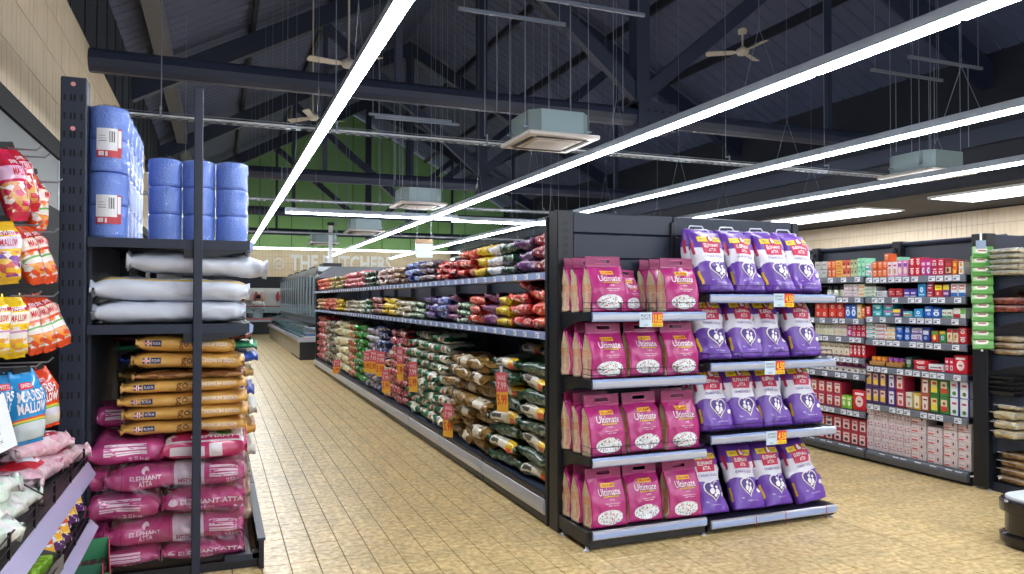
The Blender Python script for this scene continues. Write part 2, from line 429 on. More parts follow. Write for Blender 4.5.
# ---- walls
CLAD = mat('beige_cladding_tile', '#dcc9ab', .45, var=.10, scale=9); CLADJ = mat('cladding_joint', '#8f7f67', .8)
GREEN = mat('green_paint', '#84b070', .6, var=.05, scale=2); DARKWALL = mat('dark_board_wall', '#232733', .7, var=.15, scale=6); GREYPAN = mat('grey_fascia', '#6c7070', .5)
def cladding(parent, name, w, hgt, tw, th):
    """vertical finger tiles on a local XZ plane facing -Y, joints recessed"""
    mb = MB(); nx = int(w / tw); nz = max(1, int(round(hgt / th))); th = hgt / nz
    for k in range(nz):
        for i in range(nx):
            x0, z0 = i * tw, k * th; y = -.012 - R.random() * .002; g = .004
            q = [(x0 + g, 0, z0 + g), (x0 + tw - g, 0, z0 + g), (x0 + tw - g, 0, z0 + th - g), (x0 + g, 0, z0 + th - g)]
            f = [(p[0], y, p[2]) for p in q]
            mb.add(q + f, [(4, 5, 6, 7), (0, 1, 5, 4), (1, 2, 6, 5), (2, 3, 7, 6), (3, 0, 4, 7)], CLAD)
    o = mb.build(name, parent); o['kind'] = 'stuff'; return o
wl = MB(); wl.box(WL - .25, -10, 3.1, WL, WF, 4.7, CLADJ); wl.box(WL - .25, -10, 0, WL - .02, WF, 3.1, DARKWALL); wl.box(WL - .6, -10, 4.7, WL - .25, WF, 7.2, DARKWALL)
wall_left = struct(wl.build('wall_left'))
c_ = cladding(wall_left, 'cladding_tile', 20.0, 1.6, .14, .4); c_.location = (WL, 0.0, 3.1); c_.rotation_euler = (0, 0, PI / 2)
bm = MB(); bm.box(WL - .02, -3, 2.93, WL + .06, WF, 3.1, DARK); struct(bm.build('trim_1'))
bm = MB(); bm.box(WL - .03, -3, 2.30, WL + .03, 8.45, 2.93, GREYPAN); bm.box(WL - .03, 8.45, 2.30, WL + .035, 8.56, 2.93, GREY); struct(bm.build('trim_2'))
mb = MB()
for k in range(30): mb.box(WL - .25, 3 + k * 1.1, 4.72, WL - .235, 3.03 + k * 1.1, 7.0, BLACK)
mb.build('board_joint', wall_left)
wr_ = MB(); wr_.box(WR, -10, 0, WR + .25, WF, 3.4, CLADJ); wr_.box(WR, -10, 3.4, WR + .25, WF, 7, DARKWALL)
wall_right = struct(wr_.build('wall_right'))
c_ = cladding(wall_right, 'cladding_tile', 16.0, 2.1, .115, .3); c_.location = (WR, 24.0, 1.3); c_.rotation_euler = (0, 0, -PI / 2)
# far gable wall
wf = MB()
wf.prism([(WL - .6, 4.0), (WR, 4.0), (WR, roofz(WR) - .1), (APX, APZ - .1), (WL - .6, roofz(WL - .6) - .1)], WF, WF + .25, GREEN)
wf.box(WL - .6, WF - .02, 2.66, WR, WF + .25, 4.0, CLADJ)
wf.box(WL - .6, WF + .03, 0, WR, WF + .25, 2.66, DARKWALL)
wall_far = struct(wf.build('wall_far'))
c_ = cladding(wall_far, 'cladding_tile', 15.0, 1.34, .15, .34); c_.location = (-1.4, WF - .02, 2.66)
mb = MB()
for k in range(9): mb.box(.4 + k * 1.5, WF - .02, 4.1, .43 + k * 1.5, WF, roofz(.4 + k * 1.5) - .2, mat('green_joint', '#2c5a25', .7))
mb.build('panel_joint', wall_far)
# ---- ceiling: two slopes, boards, purlins
ROOF = mat('dark_roof_sheet', '#565d78', .7, var=.12, scale=4); RAFT = mat('navy_steel_beam', '#2b3348', .5); PURL = mat('dark_purlin', '#1d202b', .6)
ce = MB(); t = .12
for sgn, xe in ((-1, WL - .6), (1, WR + .3)):
    ce.prism([(xe, roofz(xe)), (APX, APZ), (APX, APZ + t), (xe, roofz(xe) + t)], -10, WF + .3, ROOF)
ceiling = struct(ce.build('ceiling'))
# corrugated roof boards running down the slope
mb = MB()
for k in range(120):
    y0 = -6.9 + k * .37
    for xe in (WL - .5, WR + .1):
        z0, z1 = roofz(xe), APZ; d = .03
        mb.add([(xe, y0, z0 - d), (xe, y0 + .30, z0 - d), (APX, y0 + .30, z1 - d), (APX, y0, z1 - d), (xe, y0 - .03, z0), (xe, y0 + .33, z0), (APX, y0 + .33, z1), (APX, y0 - .03, z1)],
               [(0, 1, 2, 3), (0, 3, 7, 4), (1, 5, 6, 2)], ROOF)
o = mb.build('roof_board', ceiling); o['kind'] = 'stuff'
# purlins along the hall
for k, x in enumerate((.75, 2.6, 4.5, 8.3, 10.2, 12.1)):
    mb = MB(); z = roofz(x) - .035; mb.box(x - .05, -1, z - .2, x + .05, WF, z, PURL); mb.build('purlin', ceiling)
mb = MB(); mb.box(-1.22, -1, 6.55, -.92, WF, 6.9, mat('pale_eaves_beam', '#77767a', .6)); mb.build('eaves_beam', ceiling)
# flat soffit on the right with the light boxes
sf = MB(); sf.box(11.7, -2, 3.42, WR, WF, 3.56, DARKWALL); sf.box(11.6, -2, 3.42, 11.7, WF, 4.6, DARKWALL); soffit = struct(sf.build('trim_3'))
sf = MB(); sf.box(11.45, -2, 4.05, 11.75, WF, 4.32, RAFT); struct(sf.build('trim_4'))
# ---- trusses
for ti, y in enumerate((2.62, 10.42, 18.2, 26.0, 33.8)):
    tr = bpy.data.objects.new('roof_truss', None); COL.objects.link(tr); tr['kind'] = 'structure'
    w = .13
    mb = MB(); mb.tube([(WL - .2, y, 4.52), (WR, y, 4.52)], .15, RAFT, 10); mb.smooth = False; mb.build('tie_beam', tr)
    for xe in (WL - .5, WR + .1):
        mb = MB(); z0 = roofz(xe)
        mb.prism([(xe, z0 - .75), (APX, APZ - .75), (APX, APZ - .26), (xe, z0 - .26)], y - w, y + w, RAFT); mb.build('rafter', tr)
    mb = MB(); mb.box(APX - .12, y - .12, 4.5, APX + .12, y + .12, APZ - .4, RAFT); mb.build('king_post', tr)
    mb = MB(); mb.box(APX - .12, y - .19, 4.3, APX + .6, y + .19, 4.74, RAFT)
    for i in range(4):
        for j in range(2): mb.lathe([(.022, 0), (.022, .02), (.012, .028)], PURL, 6, (0, 0, 0)); mb.v[-18:] = [(APX + .05 + i * .14 + p[0], y - .19 - p[2], 4.4 + j * .2 + p[1]) for p in mb.v[-18:]]
    mb.build('splice_plate', tr)
    for sg in (-1, 1):
        x1 = APX + sg * 4.0
        mb = MB(); mb.prism([(APX, 4.7), (APX, 5.0), (x1, roofz(x1) - .6), (x1, roofz(x1) - .9)], y - .07, y + .07, RAFT); mb.build('brace', tr)
        mb = MB(); mb.box(x1 - .05, y - .05, 4.6, x1 + .05, y + .05, roofz(x1) - .7, RAFT); mb.build('hanger_post', tr)

# ================================================================ OVERHEAD
DIFF = emit('lit_diffuser', '#f6faff', STRIP_POWER); HOUS = mat('lamp_housing', '#aab3c0', .35, .1)
seg_d = MB(); seg_d.bbox(-.05, .01, -.03, .05, 1.185, 0, DIFF, .012); seg_d = seg_d.mesh('diffuser')
seg_h = MB(); seg_h.box(-.048, 0, 0, .048, 1.2, .055, HOUS); seg_h.box(-.012, 0, .055, .012, 1.2, .09, HOUS); seg_h = seg_h.mesh('housing')
def strip(label, x, y0, nseg, z=3.3, rot=0.0, ztop=None, wires=True, inline=True):
    t = thing('strip_light', label, 'light', (x, y0, z), (0, 0, rot), 'long strip lights hanging over the aisles')
    for k in range(nseg):
        obj('diffuser', seg_d, t, (0, k * 1.2, 0)); obj('housing', seg_h, t, (0, k * 1.2, 0))
    if wires:
        for k in range(0, nseg, 2):
            mb = MB(); yy = k * 1.2 + .6
            if rot == 0: zt = roofz(x) - z - .04
            else: zt = roofz(x + yy) - z - .04
            mb.tube([(0, yy - .2, .06), (0, yy, .55)], .003, ZINC, 4, False); mb.tube([(0, yy + .2, .06), (0, yy, .55)], .003, ZINC, 4, False)
            mb.tube([(0, yy, .55), (0, yy, zt)], .003, ZINC, 4, False); mb.build('suspension_wire', t)
    return t
strip('leftmost long strip light, hanging over the aisle by the pale roll packs', 1.0, -6.9, 30)
strip('long strip light crossing the picture above the end display of pink bags', 4.24, -7.6, 32)
strip('third long strip light counting from the aisle, right of the ceiling fan', 6.8, -7.5, 32)
strip('fourth long strip light, farthest from the aisle and beside the boarded soffit', 9.5, -7.5, 32)
strip('short cross strip light above the aisle in front of the first green wall beam', 1.25, 15.35, 3, 3.3, -PI / 2)
strip('short cross strip light behind the second hanging cassette unit', 4.75, 15.45, 2, 3.28, -PI / 2)
cove = thing('cove_light', 'bright light line along the top of the butchers band below the green gable', 'light', (-1.2, WF - 1.6, 3.92))
for k in range(13):
    mb = MB(); mb.bbox(k * 1.2, -.05, 0, k * 1.2 + 1.18, .05, .06, emit('cove_diffuser', '#fbfff2', 9.0), .015); mb.build('diffuser', cove)
mb = MB(); mb.box(0, -.012, .06, 15.5, .012, .11, HOUS); mb.build('channel', cove)
for k in range(6):
    mb = MB(); mb.tube([(.6 + k * 2.6, 0, .1), (.6 + k * 2.6, 0, roofz(-.6 + k * 2.6) - 3.92 - .035)], .004, ZINC, 4); mb.build('suspension_wire', cove)
# square light boxes in the soffit
LBOX = emit('light_box_face', '#f4f8ff', PANEL_POWER)
for i, (y0, y1) in enumerate(((11.2, 14.6), (6.3, 9.7), (1.4, 4.8))):
    t = thing('light_panel', ['flat bright light panel in the soffit above the medicine shelves', 'flat bright light panel in the soffit above the tray display at the right', 'flat light panel in the soffit nearest to the tills'][i], 'light', (12.62, (y0 + y1) / 2, 3.42), group='flat soffit light panels')
    d = (y1 - y0) / 2
    mb = MB(); mb.box(-.55, -d + .03, -.035, .55, d - .03, -.015, LBOX); mb.build('diffuser', t)
    mb = MB()
    for a in ((-.6, -d, -.04, -.55, d, 0), (.55, -d, -.04, .6, d, 0), (-.55, -d, -.04, .55, -d + .03, 0), (-.55, d - .03, -.04, .55, d, 0)): mb.box(*a, WHITE)
    mb.build('frame', t)
# cassette air units
ACG = mat('zinc_sheet', '#93a6a8', .35, .35); ACW = mat('ac_white', '#dbd3cc', .5); ACD = mat('ac_grille', '#b8b0aa', .6)
def cassette(x, y, z, label, k=1.0):
    t = thing('air_cassette', label, 'air conditioner', (x, y, z), group='cassette air units'); t.scale = (k, k, k)
    mb = MB(); c = .12; a = .40
    poly = [(-a + c, -a), (a - c, -a), (a, -a + c), (a, a - c), (a - c, a), (-a + c, a), (-a, a - c), (-a, -a + c)]
    mb.prism(poly, .05, .33, ACG, 'z'); mb.build('housing', t)
    mb = MB(); mb.bbox(-.475, -.475, 0, .475, .475, .05, ACW, .012); mb.build('fascia', t)
    mb = MB(); mb.box(-.26, -.26, -.012, .26, .26, 0, ACD)
    for q in range(8): mb.box(-.25, -.235 + q * .063, -.02, .25, -.215 + q * .063, -.012, ACW)
    mb.build('grille', t)
    mb = MB()
    for s in (-1, 1): mb.box(s * .36 - .03, -.33, -.008, s * .36 + .03, .33, 0, INK); mb.box(-.33, s * .36 - .03, -.008, .33, s * .36 + .03, 0, INK)
    mb.build('louvre', t)
    for sx in (-1, 1):
        for sy in (-1, 1):
            mb = MB(); mb.box(sx * .43 - .03, sy * .25 - .02, .12, sx * .43 + .03, sy * .25 + .02, .14, ZINC); mb.tube([(sx * .43, sy * .25, .1), (sx * .43, sy * .25, (roofz(x + sx * .43 * k) - z) / k - .02)], .006, ZINC, 5); mb.build('hanger_rod', t)
    return t
cassette(3.60, 7.86, 3.37, 'nearest cassette air unit hanging left of the king post', .93)
cassette(3.72, 14.4, 3.4, 'second cassette air unit hanging in front of the green gable')
cassette(3.62, 19.7, 3.32, 'third cassette air unit, smaller and behind the short cross lights')
cassette(3.30, 25.4, 3.4, 'smallest farthest cassette air unit near the butchers sign')
cassette(10.03, 8.12, 3.42, 'cassette air unit half hidden above the fourth strip light')
cassette(8.6, 17.5, 3.4, 'cassette air unit peeping over the top of the end display panel')
# ceiling fans
FANM = mat('cream_fan_metal', '#cfc8ba', .45)
def fan(x, y, z, label, ang, drop):
    t = thing('ceiling_fan', label, 'fan', (x, y, z), (0, 0, ang), 'white ceiling fans')
    mb = MB(); mb.lathe([(.03, -.09), (.10, -.07), (.13, -.02), (.12, .03), (.05, .07), (.03, .09)], FANM, 16); mb.smooth = True; mb.build('motor', t)
    for k in range(3):
        a = k * 2 * PI / 3; M = Matrix.Rotation(a, 4, 'Z'); mb = MB()
        pts = [(.12, -.03), (.2, -.07), (.66, -.085), (.7, -.06), (.7, .05), (.66, .075), (.2, .06), (.12, .03)]
        n = len(pts); vs = [M @ Vector((p[0], p[1], -.02 + p[1] * .25 + e)) for e in (-.006, .006) for p in pts]
        mb.add(vs, [tuple(range(n))[::-1], tuple(range(n, 2 * n))] + [(i, (i + 1) % n, n + (i + 1) % n, n + i) for i in range(n)], FANM); mb.build('blade', t)
    mb = MB(); mb.tube([(0, 0, .08), (0, 0, drop)], .018, FANM, 8); mb.lathe([(.02, -.12), (.085, -.1), (.09, -.03), (.05, 0)], FANM, 12, (0, 0, drop)); mb.build('downrod', t)
for x, y, z, l, a in ((9.6, 11.8, 6.45, 'white three-blade ceiling fan above the second strip light', .5), (2.05, 12.6, 5.55, 'pale ceiling fan left of the first strip light, nearest of that side', 1.2), (1.95, 16.8, 5.6, 'pale ceiling fan farther back left of the first strip light', .2), (7.1, 20.5, 5.0, 'small far ceiling fan near the green gable edge', .9)):
    fan(x, y, z, l, a, max(.35, min(.45, roofz(x) - z - .1)) if x > 9 else roofz(x) - z + .02)
# cable trays and pipes across the hall
def tray(x0, x1, y, z, label):
    t = thing('cable_tray', label, 'cable tray', (0, y, z))
    mb = MB()
    for s in (-1, 1): mb.tube([(x0, s * .06, .04), (x1, s * .06, .04)], .006, ZINC, 5); mb.tube([(x0, s * .06, -.01), (x1, s * .06, -.01)], .006, ZINC, 5)
    n = int((x1 - x0) / .12)
    for k in range(n): mb.box(x0 + k * .12, -.065, -.012, x0 + k * .12 + .05, .065, -.004, ZINC)
    mb.build('basket', t)
    mb = MB(); 
    for s in range(3): mb.tube([(x0, -.03 + .03 * s, .012), (x1, -.03 + .03 * s, .012)], .012, WHITE, 6)
    mb.build('cable', t)
    k = 0
    x = x0 + .8
    while x < x1:
        mb = MB(); mb.tube([(x, -.09, -.02), (x, -.09, .1)], .012, ZINC, 5); mb.tube([(x, -.09, .1), (x, 0, .1)], .012, ZINC, 5); mb.tube([(x, 0, .1), (x, 0, roofz(x) - z + .04)], .006, ZINC, 5); mb.build('hanger_rod', t); x += 1.95
tray(-1.4, 11.4, 9.25, 3.62, 'zinc cable tray crossing the hall behind the nearest cassette unit')
tray(-1.4, 9.4, 16.1, 3.62, 'thin zinc cable tray crossing before the green gable')
tray(-1.4, 9.4, 22.5, 3.5, 'farthest cable tray crossing before the butchers end')
# trapeze hangers
for i, (x0, x1, y, z) in enumerate(((2.67, 4.1, 8.45, 5.05), (3.3, 4.8, 7.7, 5.0), (2.6, 4.2, 13.7, 5.0), (2.55, 4.1, 12.9, 4.75), (9.1, 10.6, 8.27, 5.0), (9.1, 10.6, 7.62, 5.0))):
    t = thing('trapeze_hanger', 'zinc trapeze rail with rods %s' % ['over the nearest cassette unit, longer one', 'over the nearest cassette unit, at the frame top', 'over the second cassette unit, upper one', 'over the second cassette unit, lower one', 'right of the ceiling fan, higher one', 'right of the ceiling fan, lower one'][i], 'hanger', (x0, y, z), group='trapeze rails')
    mb = MB(); mb.box(0, -.02, -.02, x1 - x0, .02, .02, ZINC); mb.build('rail', t)
    for x in (.08, x1 - x0 - .08):
        mb = MB(); mb.tube([(x, 0, 0), (x, 0, roofz(x0 + x) - z + .04)], .006, ZINC, 5); mb.build('rod', t)
    for x in (.5, 1.2):
        mb = MB(); mb.tube([(x, 0, -1.2), (x, 0, 0)], .006, ZINC, 5); mb.build('rod', t)
# sign at the far wall
SGN = mat('white_sign_letter', '#e8e8ea', .4); SGN2 = SGN
t = thing('shop_sign', 'white raised lettering THE BUTCHERS with round emblem on beige tiled band', 'sign', (0, WF - .05, 0))
k_ = WF / 33.0
mb = MB(); solid_text(mb, 'THE BUTCHERS', 2.91 * k_, 1.55 + (2.78 - 1.55) * k_, 7.3 * k_, 1.55 + (3.48 - 1.55) * k_, -.05, 0, SGN2, .03); mb.build('lettering', t)
mb = MB(); cx, cz, r0 = 2.43 * k_, 1.55 + 1.52 * k_, .27
for k in range(32):
    a0, a1 = 2 * PI * k / 32, 2 * PI * (k + 1) / 32
    q = lambda a, r: (cx + r * math.cos(a), cz + r * math.sin(a))
    mb.prism([q(a0, r0 - .045), q(a1, r0 - .045), q(a1, r0), q(a0, r0)], -.05, 0, SGN2)
solid_text(mb, 'um', cx - .16, cz - .07, cx + .16, cz + .08, -.05, 0, SGN2, .01); mb.build('emblem', t)

# ================================================================ END DISPLAY (pink rice bags and purple flour bags)
YB = 4.48      # face of the back boards
YF = 4.05      # front edge of the shelves
GAL = [1.47, 1.055, .572, .128]; GAR = [1.585, 1.13, .652, .098]
BAYS = ((2.135, 2.985, GAL), (3.01, 4.09, GAR))
ed = thing('end_display_shelving', 'charcoal end-of-aisle shelving holding pink rice bags and purple flour bags', 'shelving', (2.1, YB, 0))
E0 = Vector((2.1, YB, 0))
def edp(mb, name, parent=ed): return mb.build(name, parent, -E0)
for bi, (x0, x1) in enumerate(((2.23, 3.02), (3.03, 4.10))):
    zs = [.12, .55, .98, 1.41, 1.66, 1.83, 2.0, 2.145]
    for a, b in zip(zs[:-1], zs[1:]):
        mb = MB(); mb.bbox(x0, YB, a + .003, x1, YB + .03, b - .003, NAVY, .006); edp(mb, 'back_board')
mb = MB(); mb.box(2.2, YB + .031, .1, 4.12, YB + .04, 2.12, BLACK); edp(mb, 'backing_sheet')
mb = MB(); mb.bbox(2.105, YB - .02, 0, 2.225, YB + .12, 2.15, BLACK, .006)
for k in range(40): mb.box(2.15, YB - .021, .1 + k * .05, 2.156, YB - .019, .125 + k * .05, DARK); mb.box(2.17, YB - .021, .1 + k * .05, 2.176, YB - .019, .125 + k * .05, DARK)
edp(mb, 'upright')
mb = MB(); mb.bbox(4.10, YB - .01, 0, 4.16, YB + .12, 2.14, BLACK, .006); edp(mb, 'upright')
mb = MB(); mb.bbox(3.0, YB - .02, .1, 3.04, YB + .01, 2.10, BLACK, .004); edp(mb, 'upright')
edge_poly = lambda y, z: [(y, z), (y - .012, z - .006), (y - .012, z - .05), (y, z - .058), (y + .004, z - .05), (y + .004, z - .006)]
for bi, (x0, x1, zz) in enumerate(BAYS):
    for si, z in enumerate(zz):
        base = si == 3
        mb = MB(); mb.box(x0, YF + .005, z - .03, x1, YB - .02, z - .003, BLACK)
        if not base:
            for x in (x0 - .004, x1 - .002):
                n = 8; poly = [(YB, z - .003), (YF + .01, z - .003), (YF + .01, z - .05)] + [(YF + .01 + (YB - YF - .01) * (k / n), z - .05 - .09 * (k / n) ** 2) for k in range(1, n + 1)]
                mb.prism(poly, x, x + .006, BLACK, 'x')
        sh = edp(mb, 'base_deck' if base else 'shelf')
        mb = MB(); mb.prism(edge_poly(YF, z), x0 + .01, x1 - .005, STRIPP if not base else SILVER, 'x')
        mb.prism([(YF - .013, z - .014), (YF - .0145, z - .018), (YF - .0145, z - .042), (YF - .013, z - .046)], x0 + .01, x1 - .005, SILVER if not base else STRIPP, 'x')
        mb.build('ticket_strip', sh)
        if not base:
            mb = MB(); n = 4 if bi == 0 else 4
            for hh in (.025, .06): mb.tube([(x0 + .01, YF + .14, z + hh), (x0 + .01, YF + .015, z + hh), (x1 - .01, YF + .015, z + hh), (x1 - .01, YF + .14, z + hh)], .0022, WIRE, 4)
            for k in range(n * 2 + 1):
                x = x0 + .01 + (x1 - x0 - .02) * (k // 2 + (.04 if k % 2 else 0)) / n if k < n * 2 else x1 - .01
                mb.tube([(x, YF + .015, z), (x, YF + .015, z + .06)], .0022, WIRE, 4)
            mb.build('wire_guard', sh)
    z = zz[3] - .06
    mb = MB(); mb.box(x0, YF + .02, .02, x1, YF + .05, z + .03, BLACK); edp(mb, 'kick_plate')
mb = MB(); mb.bbox(2.112, YF + .01, .035, 2.13, YB, .125, BLACK, .004); edp(mb, 'base_side')
mb = MB(); mb.bbox(4.092, YF + .01, .03, 4.105, YB, .09, BLACK, .004); edp(mb, 'base_side')
for x, y in ((2.125, YF + .04), (2.99, YF + .04), (4.08, YF + .04), (2.13, YB - .05), (4.08, YB - .05)):
    mb = MB(); mb.lathe([(.02, 0), (.018, .008), (.008, .014), (.008, .045)], SILVER, 8, (x, y, 0)); edp(mb, 'foot')
# ---- price cards clipped on the strips
def price_card(x, z, price, name, label):
    t = thing('price_card', label, 'price card', (x, YF - .016, z), group='price cards on the end display')
    mb = MB(); mb.box(-.085, 0, -.085, .005, .004, .005, mat('pale_blue_card', '#cfe0ef', .5)); 
    for i, s in enumerate(name): flat_text(mb, s, -.075, -.02 - i * .02, -.005, -.006 - i * .02, -.0012, INK)
    flat_text(mb, 'EACH', -.055, -.078, -.025, -.068, -.0012, INK); mb.build('name_panel', t)
    mb = MB(); mb.box(.006, -.001, -.06, .085, .004, .005, mat('price_red', '#e0402f', .5)); mb.box(.006, -.001, -.085, .085, .004, -.06, YEL)
    flat_text(mb, price, .014, -.056, .08, -.006, -.0022, YEL, .02); flat_text(mb, 'SPECIAL', .014, -.08, .078, -.067, -.0022, RED); mb.build('price_panel', t)
price_card(2.56, 1.462, '10.85', ['RICE', 'ULTIMATE'], 'pale blue and pink price card on the top strip below pink bags')
price_card(3.62, 1.585, '4.50', ['ELEPHANT', 'CHAKKI'], 'red and yellow price card on the top strip below purple bags')
price_card(3.54, 1.125, '4.50', ['ELEPHANT', 'CHAKKI'], 'red and yellow price card on the second strip below purple bags')
price_card(3.55, .648, '4.50', ['ELEPHANT', 'CHAKKI'], 'red and yellow price card on the third strip below purple bags')

# ---- pink rice bag
PINK = printed('pink_rice_film', '#b52a78', [('r', .36, .0, .64, .06, '#8f1a56')], .3, .25, 14, .3)
PINKD = mat('dark_pink_header', '#8e1c56', .4, bump=.1, scale=20)
GUSS = printed('cream_gusset', '#d9c3a4', [('r', .0, .45, 1.0, .62, '#d8722c'), ('n', .58, 22, '#a9783e'), ('r', .3, .08, .7, .42, '#c94a55'), ('s', .5, 40, '#e5d3b6')], .4)
def rice_window_mat():
    m, nt, b = _new('rice_window'); n = nt.nodes; L = nt.links
    tc = n.new('ShaderNodeTexCoord'); v = n.new('ShaderNodeTexVoronoi'); v.inputs['Scale'].default_value = 150; L.new(tc.outputs['Object'], v.inputs['Vector'])
    c = n.new('ShaderNodeValToRGB'); c.color_ramp.interpolation = 'CONSTANT'; e = c.color_ramp.elements
    e[0].position = 0; e[0].color = lin('#e9edf0'); e[1].position = .62; e[1].color = lin('#b8c2c8')
    for p, h in ((.74, '#e9edf0'), (.83, '#c43a62'), (.90, '#6d7773'), (.96, '#f4f6f8')):
        q = e.new(p); q.color = lin(h)
    s = n.new('ShaderNodeSeparateColor'); L.new(v.outputs['Color'], s.inputs[0]); L.new(s.outputs[0], c.inputs['Fac']); L.new(c.outputs[0], b.inputs['Base Color'])
    b.inputs['Roughness'].default_value = .25
    _mc['rice_window'] = m; return m
RICEW = rice_window_mat()
LOGO = mat('yellow_logo', '#f6cf2a', .4)
def pink_bag_parts(seed):
    """a gusseted stand-up bag: body loop plus header strip with a hand slot"""
    Wd, Dp, H = .258, .115, .30
    nf, ns = 16, 4; rows = []; us = [0, .03, .08, .14, .21, .28, .36, .44, .52, .60, .68, .76, .83, .89, .94, 1.0]
    for u in us:
        d = Dp / 2 * (min(1, .88 + 4 * u) if u < .03 else 1) * (1 if u < .5 else max(.06, 1 - ((u - .5) / .5) ** 1.7))
        w = Wd / 2 * (1 - .035 * math.sin(PI * u)) 
        row = []
        def pt(x, y):
            nv = noise.noise_vector(Vector((x * 9, y * 9 + seed * 4.3, u * 4 + seed)))
            rd = max(0, .22 - abs(noise.noise(Vector((x * 12 + seed, y * 8, u * 5 + seed * 2))))) * .03
            return Vector((x + nv.x * .007, y + (nv.y * .016 + (rd if y < 0 else -rd)) * (1 if u > .05 else .2), u * H))
        bulge = lambda s: .018 * math.sin(PI * s) * math.sin(PI * min(1, u * 1.15))
        for i in range(nf): row.append(pt(-w + 2 * w * i / nf, -d - bulge(i / nf)))
        for i in range(ns): s = i / ns; row.append(pt(w - .02 * math.sin(PI * s) * (1 if u > .1 else .3), -d + 2 * d * s))
        for i in range(nf): row.append(pt(w - 2 * w * i / nf, d + bulge(i / nf)))
        for i in range(ns): s = i / ns; row.append(pt(-w + .02 * math.sin(PI * s) * (1 if u > .1 else .3), d - 2 * d * s))
        rows.append(row)
    n = len(rows[0]); mb = MB(); vs = [p for r in rows for p in r]; F = {0: [], 1: []}; U = {0: [], 1: []}
    for i in range(len(us) - 1):
        for j in range(n):
            a, b = i * n + j, i * n + (j + 1) % n
            side = nf <= j < nf + ns or j >= 2 * nf + ns
            k = 1 if side else 0
            if side: s0 = ((j - nf) if j < 2 * nf else j - 2 * nf - ns) / ns; s1 = s0 + 1 / ns
            else: s0 = (j / nf) if j < nf else 2 + (j - nf - ns) / nf; s1 = s0 + 1 / nf
            F[k].append((a, b, b + n, a + n)); U[k].append([(s0, us[i]), (s1, us[i]), (s1, us[i + 1]), (s0, us[i + 1])])
    mb.add(vs, F[0] + [tuple(range(n))[::-1]], PINK, U[0] + [[(1.2, .5)] * n]); k = mb.m(GUSS)
    for f, u in zip(F[1], U[1]): mb.f.append(list(f)); mb.mi.append(k); mb.uv.append(u)
    mb.smooth = True
    def at(x, y, off=.002):
        f = x * nf; j = min(nf - 1, int(f)); fj = f - j; i = 0
        while i < len(us) - 2 and us[i + 1] < y: i += 1
        fi = (y - us[i]) / (us[i + 1] - us[i])
        p = (rows[i][j] * (1 - fj) + rows[i][j + 1] * fj) * (1 - fi) + (rows[i + 1][j] * (1 - fj) + rows[i + 1][j + 1] * fj) * fi
        q = (rows[i][j + 1] - rows[i][j]).cross(rows[i + 1][j] - rows[i][j]).normalized()
        return p + (q if q.y < 0 else -q) * off
    B = Bag.__new__(Bag); B.at = at; B.lying = False
    logo = MB(); B.rect(logo, .36, .80, .72, .885, LOGO); B.text(logo, 'SALAAM', .39, .815, .69, .868, RED, .02)
    let = MB(); B.text(let, 'Ultimate', .24, .64, .86, .78, TXTW, .004); B.rect(let, .36, .605, .80, .63, LOGO, 8, 1, .003); B.text(let, 'EXTRA LONG BASMATI', .38, .608, .78, .627, INK, 0, .005)
    B.text(let, 'RICE', .52, .54, .64, .57, TXTW); B.text(let, 'PREMIUM AGED GRAIN', .40, .47, .80, .49, TXTW); B.text(let, 'NET 5KG', .46, .43, .74, .45, TXTW)
    win = MB(); B.ell(win, .52, .20, .36, .16, RICEW, 24, 3, .003)
    hd = MB(); z0, z1, t = H - .01, H + .062, .004; w = Wd / 2 - .004; sw, s0, s1 = .045, H + .018, H + .042
    for (a, b, c, d) in ((-w, z0, w, s0), (-w, s1, w, z1), (-w, s0, -sw, s1), (sw, s0, w, s1)): hd.box(a, -t, b, c, t, d, PINKD)
    hd.box(-w, -t - .0015, z0 + .004, w, t + .0015, z0 + .012, PINK); hd.box(-sw - .008, -t - .002, s0 - .006, sw + .008, t + .002, s0, PINK); hd.box(-sw - .008, -t - .002, s1, sw + .008, t + .002, s1 + .006, PINK)
    return mb.mesh('body'), hd.mesh('carry_header'), logo.mesh('brand_label'), let.mesh('lettering'), win.mesh('rice_window')
pink_protos = [pink_bag_parts(s) for s in (1, 2, 3)]
def pink_bag(k, loc, rot, label, scale=None, group='pink rice bags on the end display'):
    t = thing('rice_bag', label, 'rice bag', loc, rot, group)
    if scale: t.scale = scale
    for nme, me in zip(('body', 'carry_header', 'brand_label', 'lettering', 'rice_window'), pink_protos[k % 3]): obj(nme, me, t)
shelf_names = ['top shelf', 'second shelf', 'third shelf', 'base shelf']
colx = [2.282, 2.56, 2.838]; cname = ['left', 'middle', 'end']
for si, z in enumerate(GAL):
    hs = [.98, .96, 1.04, .99][si]
    for c in range(3):
        for d in range(3):
            if c == 1 and d > 0: continue
            if si == 0 and c == 1: continue
            if c == 2 and d > 0 and si > 0 and d == 2: continue
            x = colx[c] + wiggle(.008) - (.012 * d if c == 0 else 0); y = YF + .085 + d * .128 + (.02 if c == 1 else 0)
            lab = 'pink rice bag on the %s, %s' % (shelf_names[si], [['front of the left-hand column', 'second deep behind the left-hand front bag', 'deepest in the left-hand column'], ['in the middle of the front row', '', ''], ['front row beside the purple bags', 'second deep beside the purple bags', 'deepest beside the purple bags']][c][d])
            pink_bag(R.randrange(3), (x, y, z), (-.09 - .02 * (d > 0) if c != 1 else -.12, wiggle(.02), wiggle(.04) + (.03 if c == 0 else 0)), lab, (1, 1, hs))
pink_bag(1, (2.53, YF + .22, GAL[0]), (-.15, .06, .35), 'smaller pink rice bag leaning back between two columns on the top shelf', (.72, .8, .78))

